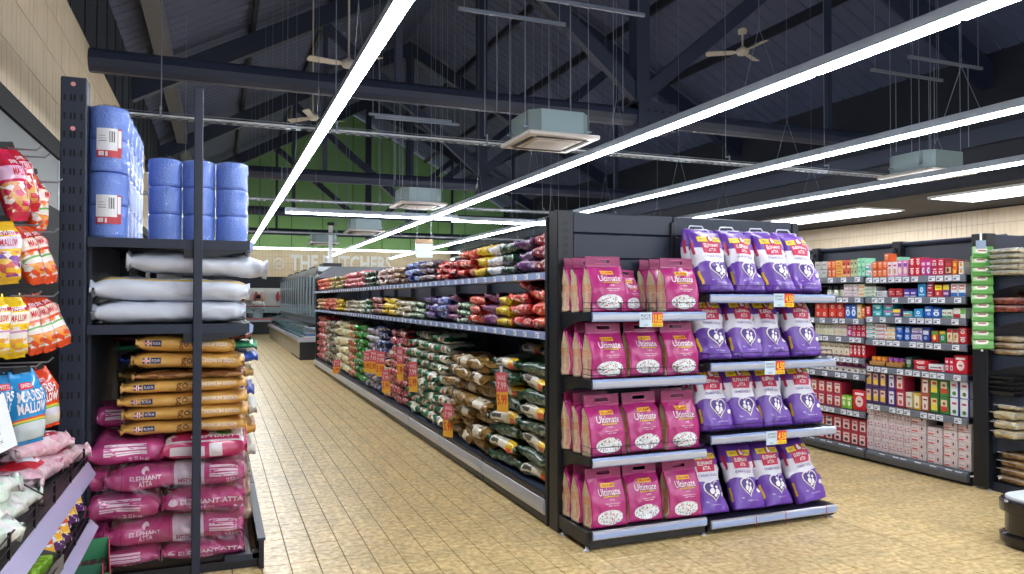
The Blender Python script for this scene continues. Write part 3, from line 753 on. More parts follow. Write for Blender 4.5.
# ---- purple flour bag
PURP = printed('purple_flour_film', '#6a3ba6', [('r', .0, .42, 1.0, .72, '#e6e2ee'), ('e', .40, .415, .10, .05, '#6a3ba6'), ('e', .62, .42, .12, .045, '#6a3ba6'), ('e', .5, .72, .2, .03, '#6a3ba6'), ('r', .27, .12, .31, .33, '#f0c419'), ('r', .275, .60, .325, .82, '#c22350')], .35, .22, 13, .25)
PINKL = mat('crimson_label', '#c8234f', .4); CREAM = mat('cream_outline', '#e9dfd3', .5); PURI = mat('purple_ink', '#4b2f86', .4); HAND = mat('clear_handle', '#d9d6e4', .3)
FLOUR_W, FLOUR_L = .262, .45
def flour_parts(seed):
    b = Bag(FLOUR_L, FLOUR_W, .125, nl=20, na=36, e=2.4, c0=0, c1=.0, r=.26, wr=.022, seed=seed, fr=7, block0=True, fin=.35)
    body = b.body(PURP).mesh('body')
    y = MB(); b.rect(y, .14, .79, .86, .875, YEL, 10, 2); b.text(y, 'NEW', .2, .815, .33, .85, PURI); b.text(y, 'RECIPE', .64, .815, .82, .85, PURI)
    n = MB(); b.rect(n, .22, .60, .80, .785, PINKL, 10, 3, .0035); b.text(n, 'ELEPHANT', .27, .70, .76, .755, TXTW, .02, .0055); b.text(n, 'ATTA', .40, .625, .64, .68, TXTW, .02, .0055)
    o = MB(); b.ell(o, .51, .835, .10, .065, PINKL, 16, 2, .004); b.ell(o, .51, .84, .05, .045, TXTW, 12, 1, .006); b.ell(o, .555, .82, .03, .02, TXTW, 10, 1, .006)
    lt = MB(); b.text(lt, 'CHAKKI GOLD', .22, .525, .82, .565, PURI, .01); b.text(lt, '10kg', .24, .14, .32, .17, TXTW); b.text(lt, 'STONE GROUND WHOLEMEAL', .40, .10, .74, .115, TXTW)
    hh = MB(); b.heart(hh, .54, .325, .26, .17, CREAM, .003); b.heart(hh, .54, .325, .225, .145, PURI, .005)
    b.ell(hh, .49, .375, .042, .026, TXTW, 10, 1, .007); b.ell(hh, .61, .355, .036, .022, TXTW, 10, 1, .007); b.ell(hh, .47, .305, .062, .042, TXTW, 12, 1, .007); b.ell(hh, .60, .29, .052, .040, TXTW, 12, 1, .007); b.ell(hh, .54, .245, .04, .026, TXTW, 10, 1, .007)
    b.ell(hh, .86, .25, .05, .035, TXTW, 10, 1, .004)
    hd = MB(); L_ = FLOUR_L
    hd.tube([(-.07, 0, L_ - .006), (-.05, 0, L_ + .028), (.05, 0, L_ + .028), (.07, 0, L_ - .006)], .005, HAND, 6); hd.box(-.1, -.012, L_ - .012, .1, .012, L_ + .002, HAND)
    return body, y.mesh('yellow_band'), n.mesh('name_label'), o.mesh('elephant_badge'), lt.mesh('lettering'), hh.mesh('heart_emblem'), hd.mesh('handle')
flour_protos = [flour_parts(s) for s in (1, 2, 3, 4)]
def flour_bag(k, loc, rot, label):
    t = thing('flour_bag', label, 'flour bag', loc, rot, 'purple flour bags on the end display')
    for nme, me in zip(('body', 'yellow_band', 'name_label', 'elephant_badge', 'lettering', 'heart_emblem', 'handle'), flour_protos[k % 4]): obj(nme, me, t)
fx = [[3.15, 3.42, 3.69, 3.925], [3.13, 3.40, 3.63, 3.92], [3.15, 3.38, 3.65, 3.93], [3.10, 3.40, 3.65, 3.96]]
for si, z in enumerate(GAR):
    for d in range(2):
        for c in range(4):
            if d == 1 and si > 0 and c in (1, 2): continue
            lean = -.40 + wiggle(.03) if si < 3 else -.42
            y = YF + .095 + d * .135; rz = wiggle(.05); ry = wiggle(.02)
            if si == 3 and c == 3: ry = -.10
            if d == 1: lean = -.18
            pos = ['leftmost', 'second from left', 'third from left', 'rightmost'][c]
            flour_bag(R.randrange(4), (fx[si][c] - .02 * d, y, z + .012), (lean, ry, rz), 'purple and white flour bag, %s in the %s row of the %s' % (pos, 'front' if d == 0 else 'rear', shelf_names[si]))
STR = mat('red_string', '#b23a4a', .7)
for i, x in enumerate((3.37, 3.62, 3.98)):
    mb = MB(); mb.tube([(x, YF - .02, .11), (x + .004, YF - .022, .05), (x - .002, YF - .02, .0 + .01)], .0022, STR, 5)
    o = mb.build('loose_string'); tag(o, 'red stitching thread hanging over the base strip, %s' % ['left one', 'middle one', 'right one'][i], 'string', 'red threads')

# ================================================================ LONG GONDOLA
XF = 2.10
G0, G1 = 4.63, 17.5
lg = thing('gondola_shelving', 'long dark shelving run along the aisle stacked with bags of rice and pulses', 'shelving', (3.1, 11, 0))
LO = Vector((3.1, 11, 0))
def lgp(mb, name, parent=lg): return mb.build(name, parent, -LO)
PRINTTAG = printed('tag_print', '#e6eaf2', [('r', .1, .62, .9, .78, '#8b90a0'), ('r', .1, .2, .5, .5, '#4a4f60')], .5)
tagm = MB(); tagm.add([(-.03, 0, -.018), (.03, 0, -.018), (.03, 0, .018), (-.03, 0, .018)], [(0, 1, 2, 3)], PRINTTAG, [[(0, 0), (1, 0), (1, 1), (0, 1)]]); tagm.box(-.03, .0006, -.018, .03, .002, .018, WHITE); tag_me = tagm.mesh('price_tag')
def tags(parent, off, xs, z, x, rz, rnd):
    for q in xs: obj('price_tag', tag_me, parent, Vector((x, q, z)) - off if rz else Vector((q, x, z)) - off, (0, 0, rz))
mb = MB(); mb.box(3.08, G0, .1, 3.12, G1, 1.98, NAVY); lgp(mb, 'back_panel')
for k in range(11):
    mb = MB(); y = G0 + .05 + k * 1.25; mb.box(3.02, y - .04, 0, 3.18, y + .04, 2.12, BLACK); lgp(mb, 'upright')
mb = MB(); mb.bbox(2.1, 4.62, 0, 4.12, 4.66, 2.12, BLACK, .006); lgp(mb, 'end_panel')
mb = MB(); mb.bbox(2.12, G1, 0, 4.1, G1 + .06, 2.05, BLACK, .006); mb.prism([(2.12, 2.05), (4.1, 2.05), (4.1, 2.32), (2.5, 2.32)], G1, G1 + .5, mat('grey_canopy', '#666b70', .5)); lgp(mb, 'end_panel')
BASEB = mat('dark_blue_deck', '#1c2a44', .6)
mb = MB(); mb.box(XF + .02, G0, .17, 3.08, G1, .215, BASEB); mb.box(XF + .04, G0, 0, XF + .08, G1, .18, BLACK); lgp(mb, 'base_deck')
for k in range(10):
    y0 = G0 + .02 + k * 1.287; y1 = y0 + 1.27
    mb = MB(); mb.prism([(XF - .01, .075), (XF + .03, .06), (XF + .03, .2), (XF - .01, .175), (XF - .022, .125)], y0, y1, SILVER, 'y'); lgp(mb, 'kick_rail')
    mb = MB(); mb.box(XF - .005, y0, .178, XF + .03, y1, .212, BLACK); mb.box(XF + .0, y0, .02, XF + .03, y1, .07, BLACK); lgp(mb, 'kick_plate')
for z, dep, nm in ((1.325, .62, 'shelf'), (1.74, .55, 'shelf')):
    for k in range(10):
        y0 = G0 + .02 + k * 1.287; y1 = y0 + 1.282
        mb = MB(); mb.box(XF + .008, y0, z - .03, XF + dep, y1, z - .003, BLACK); sh = lgp(mb, nm)
        mb = MB(); mb.prism([(XF, z), (XF - .012, z - .006), (XF - .012, z - .048), (XF, z - .055), (XF + .006, z - .05), (XF + .006, z - .005)], y0, y1, STRIPP, 'y'); mb.build('ticket_strip', sh)
        for j in range(6): obj('price_tag', tag_me, sh, Vector((XF - .0145, y0 + .12 + j * .21 + wiggle(.03), z - .027)), (0, 0, -PI / 2))

def goods(name, base, c2, c3=None, thr=.56, band=None, rough=.28):
    L = [('n', thr, 5, c2)]
    if c3: L.append(('n', .60, 9, c3))
    if band: L.append(('r', band[0], .3, band[1], .78, band[2]))
    return printed(name, base, L, rough, .35, 16, .35)
GREENB = goods('deep_green_film', '#173a2a', '#2c5a43', '#7f9a86', .6)
GREENL = printed('deep_green_labelled', '#1b3e2c', [('r', .12, .36, .62, .66, '#e4ddc9'), ('r', .62, .36, .90, .66, '#f2c41c'), ('r', .66, .40, .86, .52, '#e0522c'), ('r', .16, .5, .4, .58, '#4b4a44'), ('r', .16, .42, .5, .46, '#7b776c')], .3, .3, 14, .35)
GOLDB = goods('brown_gold_film', '#8c6a35', '#b08a4c', '#4a4a36', .54); GOLDL = printed('gold_labelled', '#95713a', [('r', .2, .34, .8, .7, '#e3d9c4'), ('e', .3, .52, .07, .1, '#3d4636'), ('n', .62, 7, '#5a4526')], .3, .35, 14, .35)
GRW = printed('green_white_film', '#1d6b45', [('r', .42, .2, 1.0, .8, '#e2dfd0'), ('n', .62, 8, '#2f8a5a'), ('r', .5, .42, .62, .55, '#c23a3a')], .3, .35, 14, .35)
mats_low = {'pinkred': goods('pink_red_film', '#b0274f', '#e0a9a5', '#e7d6c2', .58), 'cream_pink': goods('cream_pink_film', '#e3c7b0', '#c8526a', '#e2a13a', .6), 'blue': goods('slate_blue_film', '#33417f', '#8b93bd', '#d9dbe6', .58),
    'lilac': goods('grey_lilac_film', '#8a8596', '#b9b4c0', '#5a3f86', .52), 'lime': goods('bright_green_film', '#2f8a2e', '#1f6a25', '#b8d8a0', .6), 'orange': goods('orange_film', '#c6623a', '#e39a6a', '#e8d6c0', .58),
    'whiteyel': goods('white_yellow_film', '#e9e3c4', '#e3cf6a', '#f3f1e6', .55), 'taupe': goods('taupe_film', '#8d8072', '#4e4a48', '#c9bda6', .54), 'red': goods('red_film', '#b53540', '#d9827c', '#e8d2c4', .58)}
_bagc = {}
def lying_mesh(mt, L, D, T, seed, sag=0.0):
    k = (mt.name, round(L, 2), round(D, 2), round(T, 3), seed)
    if k not in _bagc: _bagc[k] = Bag(L, D, T, nl=13, na=18, lying=True, e=2.6, c0=.05, c1=.05, r=.2, wr=.026, seed=seed, fr=11, fin=.12).body(mt).mesh('bag')
    return _bagc[k]
def put_bag(kind, cat, mt, L, D, T, x, y, z, label, group, rz=-PI / 2, tilt=(0, 0), seed=None):
    o = obj(kind, lying_mesh(mt, L, D, T, R.randrange(4) if seed is None else seed), None, (x, y, z), (tilt[0], tilt[1], rz + wiggle(.10)))
    return tag(o, label, cat, group)
# lower stacks: (desc, material(s), y0, y1, columns, bag length (deep), face width, thickness, top)
def stack(desc, mts, y0, y1, cols, D, T, top, z0=.218, rows=None, jit=.015, place='lower deck', xf=2.125, kind='rice_bag', cat='rice bag', ragged=0):
    w = (y1 - y0) / cols
    n = rows or max(1, int((top - z0) / T))
    T2 = (top - z0) / n
    for c in range(cols):
        nn = n - (R.randrange(ragged + 1) if ragged else 0)
        for r in range(nn):
            mt = mts[(r + c) % len(mts)] if isinstance(mts, (list, tuple)) else mts
            y = y0 + w * (c + .5)
            col = '' if cols == 1 else (', %s nearest column' % ORD[c])
            put_bag(kind, cat, mt, w * .99, D, T2 * 1.14, xf + D / 2 + wiggle(jit) * 1.4 + r * .002, y + wiggle(jit) * .5, z0 + r * T2,
                    '%s bag, %s from bottom%s, %s' % (desc, ORD[r], col, place), desc + ' bags, ' + place, tilt=(wiggle(.08), wiggle(.07)))
stack('dark green rice', [GREENL, GREENB], 4.68, 5.86, 2, .34, .105, 1.09, rows=8, kind='rice_bag')
put_bag('rice_bag', 'rice bag', GREENL, .5, .3, .11, 2.45, 4.98, 1.09, 'dark green rice bag on top of its stack, set back, near one', 'dark green rice bags, set back')
put_bag('rice_bag', 'rice bag', GREENL, .5, .3, .11, 2.50, 5.52, 1.09, 'dark green rice bag on top of its stack, set back, far one', 'dark green rice bags, set back')
stack('brown gold rice', [GOLDB, GOLDL], 5.9, 7.18, 3, .36, .115, 1.02, rows=7, jit=.05, ragged=1)
stack('green and cream rice', [GRW], 7.24, 8.8, 4, .38, .105, 1.19, rows=9, ragged=1)
stack('bright pink', [mats_low['pinkred']], 8.88, 9.75, 3, .34, .105, 1.16, rows=9)
stack('cream and pink', [mats_low['cream_pink']], 9.8, 10.1, 1, .34, .11, .85, rows=6)
stack('slate blue', [mats_low['blue']], 10.14, 10.6, 2, .34, .105, 1.19, rows=9)
stack('grey lilac', [mats_low['lilac']], 10.64, 11.42, 3, .34, .11, 1.12, rows=8)
stack('bright green', [mats_low['lime']], 11.46, 12.5, 3, .36, .12, 1.14, rows=8)
stack('orange', [mats_low['orange']], 12.54, 13.1, 2, .36, .12, 1.12, rows=7)
stack('white and yellow', [mats_low['whiteyel']], 13.16, 14.5, 3, .4, .15, 1.16, rows=6)
stack('taupe', [mats_low['taupe']], 14.56, 16.1, 4, .36, .12, 1.1, rows=7)
stack('red', [mats_low['red']], 16.16, 17.4, 3, .36, .13, 1.2, rows=7)
# small bags on the two upper shelves
S = {}
def g_(n, *a, **k): S[n] = goods(n + '_pack_film', *a, **k); return S[n]
g_('maroon', '#8c2233', '#d9b9ae', '#e6dcd0', .56); g_('plum', '#5a2f63', '#8b6a94', None, .56); g_('bottle_green', '#1d3b2d', '#55735f', '#c2ccc0', .58); g_('silver_white', '#c9cbd2', '#e6e7ea', '#d2853a', .5)
g_('yellow', '#e2c01d', '#f2df5e', '#b58d1a', .56); g_('red_orange', '#c8261f', '#e0562c', '#ecd0b8', .6); g_('bright_red', '#c01f24', '#e2463c', '#f0e0d8', .58); g_('brown_plum', '#5b4550', '#8a7480', '#c2b0a6', .54)
g_('royal_blue', '#26409a', '#5c78c8', '#cfd6ea', .57); g_('brown', '#83624a', '#b5977c', '#5a3d2c', .54); g_('white_red', '#dcd3cb', '#c23540', '#8d2730', .54); g_('pink_red', '#cf3a56', '#e78d8d', '#f0d6cf', .58)
g_('mustard_black', '#b59b35', '#3d3a2e', '#e0d29a', .55); g_('vermilion', '#d23c22', '#e8702e', '#f0d2b0', .6); g_('violet', '#4b3573', '#7d6aa5', '#b9aed0', .57); g_('lilac_blue', '#7f86b8', '#3f55a8', '#dadded', .54)
g_('leaf_green', '#3c7a46', '#cfd8c8', '#23502c', .54); g_('cream', '#d8cfb8', '#a89a7c', '#efe9da', .54); g_('purple_pink', '#7a3866', '#b07a9f', '#5a2450', .54); g_('tan', '#b98f62', '#e0b98a', '#8a5c38', .55)
put_bag('pulse_bag', 'food bag', S['bright_red'], .42, .24, .10, 2.30, 5.22, 1.60, 'bright red bag lying tilted across the middle shelf stacks', None, tilt=(0, .32))
def shelf_row(segs, zt, hts, place):
    for desc, key, y0, y1, hh in segs:
        ln = y1 - y0; cols = max(1, round(ln / (.28 if y0 < 9 else .36))); n = 3
        stack(desc, [S[key]], y0 + .01, y1 - .01, cols, .30, hh / n, zt + hh, zt, n, .012, place, 2.125, 'pulse_bag', 'food bag')
shelf_row([('maroon and white', 'maroon', 4.66, 4.92, .27), ('plum', 'plum', 4.92, 5.28, .26), ('bottle green', 'bottle_green', 5.28, 5.58, .26), ('silver white', 'silver_white', 5.58, 5.9, .26), ('yellow', 'yellow', 5.92, 6.22, .27),
           ('red and orange', 'red_orange', 6.24, 6.73, .26), ('bright red', 'bright_red', 6.75, 7.5, .18), ('brown plum', 'brown_plum', 7.55, 8.16, .22), ('royal blue', 'royal_blue', 8.18, 8.85, .24), ('brown', 'brown', 8.86, 9.45, .22),
           ('white and red', 'white_red', 9.46, 10.62, .22), ('far-end bottle green', 'bottle_green', 10.66, 11.63, .22), ('pink red', 'pink_red', 11.64, 13.5, .26), ('mustard and black', 'mustard_black', 13.55, 15.5, .24), ('vermilion', 'vermilion', 15.55, 17.4, .25)], 1.742, None, 'top shelf')
shelf_row([('vermilion', 'vermilion', 4.66, 5.0, .29), ('bright red', 'bright_red', 5.02, 5.42, .27), ('yellow', 'yellow', 5.43, 5.7, .26), ('plum', 'purple_pink', 5.72, 6.04, .27), ('red', 'red_orange', 6.06, 6.44, .26), ('leaf green', 'leaf_green', 6.46, 6.76, .18),
           ('purple pink', 'purple_pink', 6.78, 7.1, .27), ('lilac blue', 'lilac_blue', 7.12, 7.45, .25), ('violet', 'violet', 7.47, 8.02, .25), ('leaf green', 'leaf_green', 8.06, 8.63, .18), ('cream', 'cream', 8.66, 9.36, .2), ('mid-run yellow', 'yellow', 9.46, 10.2, .24),
           ('maroon', 'maroon', 10.22, 10.98, .25), ('leaf green and white', 'leaf_green', 11.06, 11.85, .22), ('far-end cream', 'cream', 11.95, 13.4, .2), ('far-end yellow', 'yellow', 13.8, 14.6, .22), ('far-end vermilion', 'vermilion', 14.62, 16.1, .24), ('tan', 'tan', 16.15, 17.4, .24)], 1.327, None, 'middle shelf')
# hanging offer cards
OFFT = mat('offer_pink', '#d8606a', .5); OFFB = mat('offer_yellow', '#f0b43c', .5)
def talker(y, z0, z1, label, rz=0.0, w=.11):
    t = thing('offer_card', label, 'price card', (2.075, y, z1), (0, wiggle(.06), -PI / 2 + rz), 'hanging offer cards')
    h_ = z1 - z0; mb = MB(); mb.box(-w / 2, -.002, -h_ * .5, w / 2, .002, 0, OFFT); mb.box(-w / 2, -.002, -h_, w / 2, .002, -h_ * .5, OFFB)
    flat_text(mb, 'WAS', -w * .35, -h_ * .2, w * .35, -h_ * .08, -.004, TXTW); flat_text(mb, '7.99', -w * .38, -h_ * .42, w * .38, -h_ * .25, -.004, TXTW); flat_text(mb, '5.99', -w * .42, -h_ * .82, w * .42, -h_ * .56, -.004, RED, .02); mb.build('card', t)
    mb = MB(); mb.box(-.012, -.003, 0, .012, .003, .05, HAND); mb.build('clip', t)
for y, a, b, l in ((5.43, .67, .98, 'pink and yellow offer card in front of the dark green bags'), (6.85, .23, .55, 'pink and yellow offer card low in front of the brown gold bags'), (8.26, .5, .84, 'offer card in front of the green and cream bags'),
                   (8.9, .56, .97, 'tall offer card where pink and green bags meet'), (9.71, .32, .62, 'offer card in front of the cream and pink bags'), (10.03, .5, .84, 'offer card in front of the slate blue bags'), (10.5, .5, .83, 'offer card at the near edge of the grey lilac bags'), (11.04, .47, .78, 'offer card at the far edge of the grey lilac bags'), (13.99, .17, .43, 'orange offer card low before the white and yellow bags')):
    talker(y, a, b, l, .7 + wiggle(.25), .11 if y < 9 else .15)

# ================================================================ LEFT RACK (paper rolls, sacks)
rk = thing('rack_shelving', 'tall charcoal rack at the left holding blue paper rolls above big sacks', 'shelving', (-.25, 6.5, 0))
RO = Vector((-.25, 6.5, 0))
def rkp(mb, name, parent=rk, loc=None): return mb.build(name, parent, -RO if parent is rk else (0, 0, 0))
YR = 4.58
mb = MB(); mb.bbox(-.785, YR - .02, 0, -.66, YR + .09, 2.75, NAVY, .006)
for k in range(26):
    for x in (-.765, -.735, -.718, -.685): mb.box(x - .005, YR - .022, .12 + k * .1, x + .005, YR - .019, .155 + k * .1, DARK)
rkp(mb, 'perforated_upright')
for z in (2.71, 2.47):
    mb = MB(); mb.lathe([(.012, -.002), (.012, .002)], mat('pink_sticker', '#e89a9a', .5), 12); mb.v = [(p[0] - .725, p[2] + YR - .024, p[1] + z) for p in mb.v]; rkp(mb, 'round_sticker')
mb = MB(); mb.bbox(-.125, YR - .03, 0, -.078, YR + .01, 2.752, NAVY, .004); rkp(mb, 'post')
mb = MB(); mb.bbox(-.66, YR + .05, 0, -.64, 9.0, 1.9, mat('dark_blue_panel', '#151c2b', .6), .004); rkp(mb, 'back_panel')
for y in (5.9, 7.2, 8.5):
    mb = MB(); mb.box(-.66, y, 0, -.58, y + .08, 2.0, BLACK); rkp(mb, 'post')
for z in (1.89, 1.41):
    for y0, y1 in ((YR, 5.88), (5.9, 7.2), (7.22, 8.5)):
        mb = MB(); mb.box(-.655, y0 + .012, z - .008, .16, y1, z, BLACK); mb.box(-.655, y0, z - .052, .165, y0 + .012, z, NAVY); mb.box(.165, y0, z - .052, .175, y1, z + .004, NAVY)
        n = 8; mb.prism([(.165, z - .052), (.165, z - .06)] + [(.165 - .34 * k / n, z - .06 - .045 * math.sin(PI / 2 * k / n)) for k in range(n + 1)][1:] + [(-.175, z - .052)], y0 + .003, y0 + .008, BLACK)
        sh = rkp(mb, 'shelf')
        mb = MB(); mb.prism([(.178, z), (.2, z - .01), (.196, z - .05), (.178, z - .055)], y0, y1, STRIPP); mb.build('ticket_strip', sh)
mb = MB(); mb.box(-.655, YR, .02, .2, 9.0, .05, BLACK); mb.box(-.66, YR - .01, .0, .24, YR + .02, .05, BLACK); rkp(mb, 'base_deck')
for y0, y1 in ((YR - .06, 5.9), (5.92, 7.2), (7.22, 9)):
    mb = MB(); mb.box(.235, y0, .0, .262, y1, .16, BLACK); mb.box(.225, y0, .16, .27, y1, .175, NAVY); rkp(mb, 'base_rail')
mb = MB(); mb.box(.2, YR - .05, .06, .24, YR, .10, BLACK); mb.box(.05, YR - .05, .055, .24, YR - .02, .09, NAVY); rkp(mb, 'base_bracket')
# ---- paper rolls
BLUER = mat('blue_paper', '#7c99e4', .75, bump=.35, scale=70); CORE = mat('core_card', '#c9c0b0', .8)
FILM = film('clear_film', '#f4f7fb', .03, .12, .9, 12); LABW = printed('roll_label', '#e9eaee', [('r', .0, .0, 1, .24, '#c62f3c'), ('r', .08, .05, .3, .2, '#efe5e6'), ('r', .82, .0, 1.0, 1.0, '#b8303e'), ('r', .84, .35, .98, .95, '#e9eaee'), ('r', .5, .52, .53, .9, '#333'[:4] + '333'), ('r', .55, .52, .565, .9, '#333333'), ('r', .585, .52, .625, .9, '#333333'), ('r', .64, .52, .65, .9, '#333333'), ('r', .67, .52, .71, .9, '#333333'), ('r', .1, .55, .4, .58, '#888c96'), ('r', .1, .64, .4, .66, '#888c96'), ('r', .1, .73, .36, .75, '#888c96'), ('r', .36, .04, .44, .2, '#efe5e6')], .4)
def roll_mesh(r, h_):
    mb = MB(); p = [(.025, 0), (r - .012, 0), (r - .003, .006), (r, .02), (r, h_ - .02), (r - .003, h_ - .006), (r - .012, h_), (.025, h_), (.025, .02)]
    mb.lathe(p, BLUER, 24); mb.smooth = True; return mb.mesh('roll')
def film_mesh(r, h_, seed, top=True):
    mb = MB(); n = 28; rows = [(r * .3, h_ + .012), (r * .8, h_ + .008), (r + .003, h_ - .006)] + [(r + .004 + .002 * math.sin(k * 2.1), h_ * (1 - k / 9)) for k in range(1, 9)] + [(r + .002, .0)]
    vs = []
    for i, (rr, z) in enumerate(rows):
        for k in range(n):
            a = 2 * PI * k / n; nv = noise.noise(Vector((math.cos(a) * 3, math.sin(a) * 3, z * 14 + seed))); q = rr + (.004 * nv if i > 1 else .01 * nv)
            vs.append((q * math.cos(a), q * math.sin(a), z + (.004 * nv if i < 2 else 0)))
    fs = [(i * n + k, (i + 1) * n + k, (i + 1) * n + (k + 1) % n, i * n + (k + 1) % n) for i in range(len(rows) - 1) for k in range(n)]
    mb.add(vs, fs, FILM); mb.smooth = True
    if top: mb.tube([(0, 0, h_ + .005), (.008, .002, h_ + .02), (.016, -.002, h_ + .03)], [.022, .01, .016], FILM, 7)
    return mb.mesh('film')
rm1, fm1 = roll_mesh(.1, .18), film_mesh(.1, .362, 3, False); rm2, fm2 = roll_mesh(.09, .162), film_mesh(.09, .488, 8)
lm_ = MB(); 
for k in range(8):
    a0, a1 = (-.62 + k * .155), (-.62 + (k + 1) * .155)
    lm_.add([(.106 * math.sin(a0), -.106 * math.cos(a0), .075), (.106 * math.sin(a1), -.106 * math.cos(a1), .075), (.106 * math.sin(a1), -.106 * math.cos(a1), .235), (.106 * math.sin(a0), -.106 * math.cos(a0), .235)], [(0, 1, 2, 3)], LABW, [[(k / 8, 0), ((k + 1) / 8, 0), ((k + 1) / 8, 1), (k / 8, 1)]])
lab_me = lm_.mesh('label')
def roll_pack(x, y, z, n, rmesh, fmesh, hh, label, lab):
    t = thing('paper_roll_pack', label, 'paper rolls', (x, y, z), (0, 0, 0), 'blue paper roll packs')
    for k in range(n): obj('roll', rmesh, t, (0, 0, k * hh))
    if lab: obj('label', lab_me, t, (0, 0, 0), (0, 0, .12))
    obj('film', fmesh, t)
for d in range(5):
    for l in range(2):
        roll_pack(-.568, YR + .115 + d * .207, 1.891 + l * .367, 2, rm1, fm1, .181, 'blue two-roll paper pack, %s, %s' % (['lower level', 'upper level'][l], 'front with white label' if d == 0 else '%s in depth' % ORD[d]), d == 0)
for c, x in enumerate((-.290, -.105, .082)):
    roll_pack(x, 4.86, 1.891, 3, rm2, fm2, .1635, 'blue three-roll paper column, %s of the three beside the post' % ['left', 'middle', 'right'][c], False)
# ---- white sacks
WSACK = printed('white_sack_film', '#d6dce9', [], .35, .3, 7, .2)
WSTRIPE = printed('white_striped_sack', '#d6dce9', [('r', 0, .60, 1, .635, '#e8c528'), ('r', 0, .655, 1, .67, '#4a4f60'), ('r', 0, .18, 1, .2, '#e8c528')], .35, .3, 7, .2)
def sack(kind, cat, mt, L, D, T, loc, label, group, seed, tilt=(0, 0, 0), wr=.02, e=3.0, sag=0, fin=.26, na=20, nl=13, c=.015, extra=None):
    b = Bag(L, D, T, nl=nl + 6, na=na + 8, lying=True, e=e, c0=c, c1=c, r=.16, wr=wr * 1.3, seed=seed, fr=6.5, fin=fin, pinch=.03)
    t = thing(kind, label, cat, loc, tilt, group); b.body(mt).build('sack', t)
    if extra: extra(b, t)
    return t
sack('white_sack', 'sack', WSACK, .80, .5, .135, (-.24, YR + .28, 1.411), 'plain white sack at the bottom of the three on the second rack shelf', 'white sacks', 11, wr=.018, e=3.4, fin=.42)
sack('white_sack', 'sack', WSTRIPE, .83, .5, .14, (-.235, YR + .28, 1.537), 'white sack with yellow stripe and dotted line, middle of the three', 'white sacks', 12, (0, .015, 0), .018, 3.4, fin=.42)
sack('white_sack', 'sack', WSACK, .76, .46, .13, (-.10, YR + .27, 1.69), 'plain white sack sagging over the shelf end, topmost of the three', 'white sacks', 13, (0, .05, 0), .025, 3.0, fin=.4)
# ---- gold sacks
GOLDS = printed('gold_sack_film', '#d6a453', [('n', .66, 4, '#e0b468'), ('r', .48, .53, .92, .555, '#e3c58c')], .35, .35, 8, .3)
BROWNS = printed('brown_clear_film', '#7a4a26', [('n', .52, 6, '#a87a4a')], .25, .4, 9, .4)
DKINK = mat('navy_print', '#232a55', .5); GINK = mat('brown_script', '#7d4a18', .5)
def gold_extra(b, t):
    m = MB(); b.rect(m, .10, .36, .16, .70, DKINK, 3, 2); b.rect(m, .10, .47, .16, .59, TXTW, 3, 1, .003); b.rect(m, .12, .36, .14, .70, TXTW, 2, 2, .003); b.rect(m, .10, .50, .16, .56, RED, 3, 1, .004); b.rect(m, .126, .36, .134, .70, RED, 2, 2, .004); b.rect(m, .17, .36, .26, .70, DKINK, 4, 2, .0025); b.text(m, 'FLOUR', .18, .44, .25, .62, TXTW, 0, .004); m.build('flag_badge', t)
    m = MB(); b.text(m, 'gold', .43, .22, .60, .86, GINK, .005); b.text(m, 'PREMIUM BREAD', .64, .44, .92, .66, TXTW); m.build('lettering', t)
gz = [(.776, .66, 0, 0), (.852, .67, .01, .005), (.930, .68, -.005, 0), (1.008, .66, 0, -.01), (1.142, .60, .0, .035), (1.238, .52, -.02, .05)]
for i, (z, L, dx, ry) in enumerate(gz):
    sack('flour_sack', 'sack', GOLDS, L, .42, .085 if i < 4 else .098, (-.165 + dx + (.02 if i > 3 else 0), YR + .25, z + (.004 if ry else 0)), 'gold flour sack, %s from the bottom of the gold pile' % ORD[i], 'gold flour sacks', 20 + i, (0, ry, wiggle(.02)), .014, 2.8, extra=gold_extra)
sack('flour_sack', 'sack', BROWNS, .6, .42, .055, (-.14, YR + .25, 1.088), 'brown clear-film sack squeezed between the gold sacks', 'gold flour sacks', 29, (0, 0, 0), .012, 2.6)
# sacks behind, their ends reaching past the shelf edge
for i, (z, h_, col, nm, L) in enumerate(((.06, .14, '#b9a083', 'tan', .8), (.2, .14, '#b9a083', 'lower tan', .8), (.34, .14, '#c9c2b4', 'grey white', .8), (.48, .14, '#c9c2b4', 'upper grey white', .8), (.62, .14, '#c98d33', 'amber', .82), (.76, .13, '#c9c2b4', 'white with navy end', .82), (.89, .12, '#2a3f97', 'navy', .8), (1.01, .11, '#c9a25a', 'straw', .8), (1.12, .09, '#2f55b5', 'royal blue', .82), (1.21, .07, '#2c8a5a', 'green', .84), (1.275, .06, '#6b2f2a', 'dark red', .82))):
    sack('flour_sack', 'sack', mat('sack_' + nm.replace(' ', '_'), col, .4, bump=.3, scale=8, coat=.2), L, .5, h_, (-.17 + wiggle(.02), 5.45, z), '%s sack in the pile behind the gold sacks' % nm, 'sacks behind the gold pile', 40 + i, (0, 0, wiggle(.03)), .015, 2.8, na=14, nl=10)
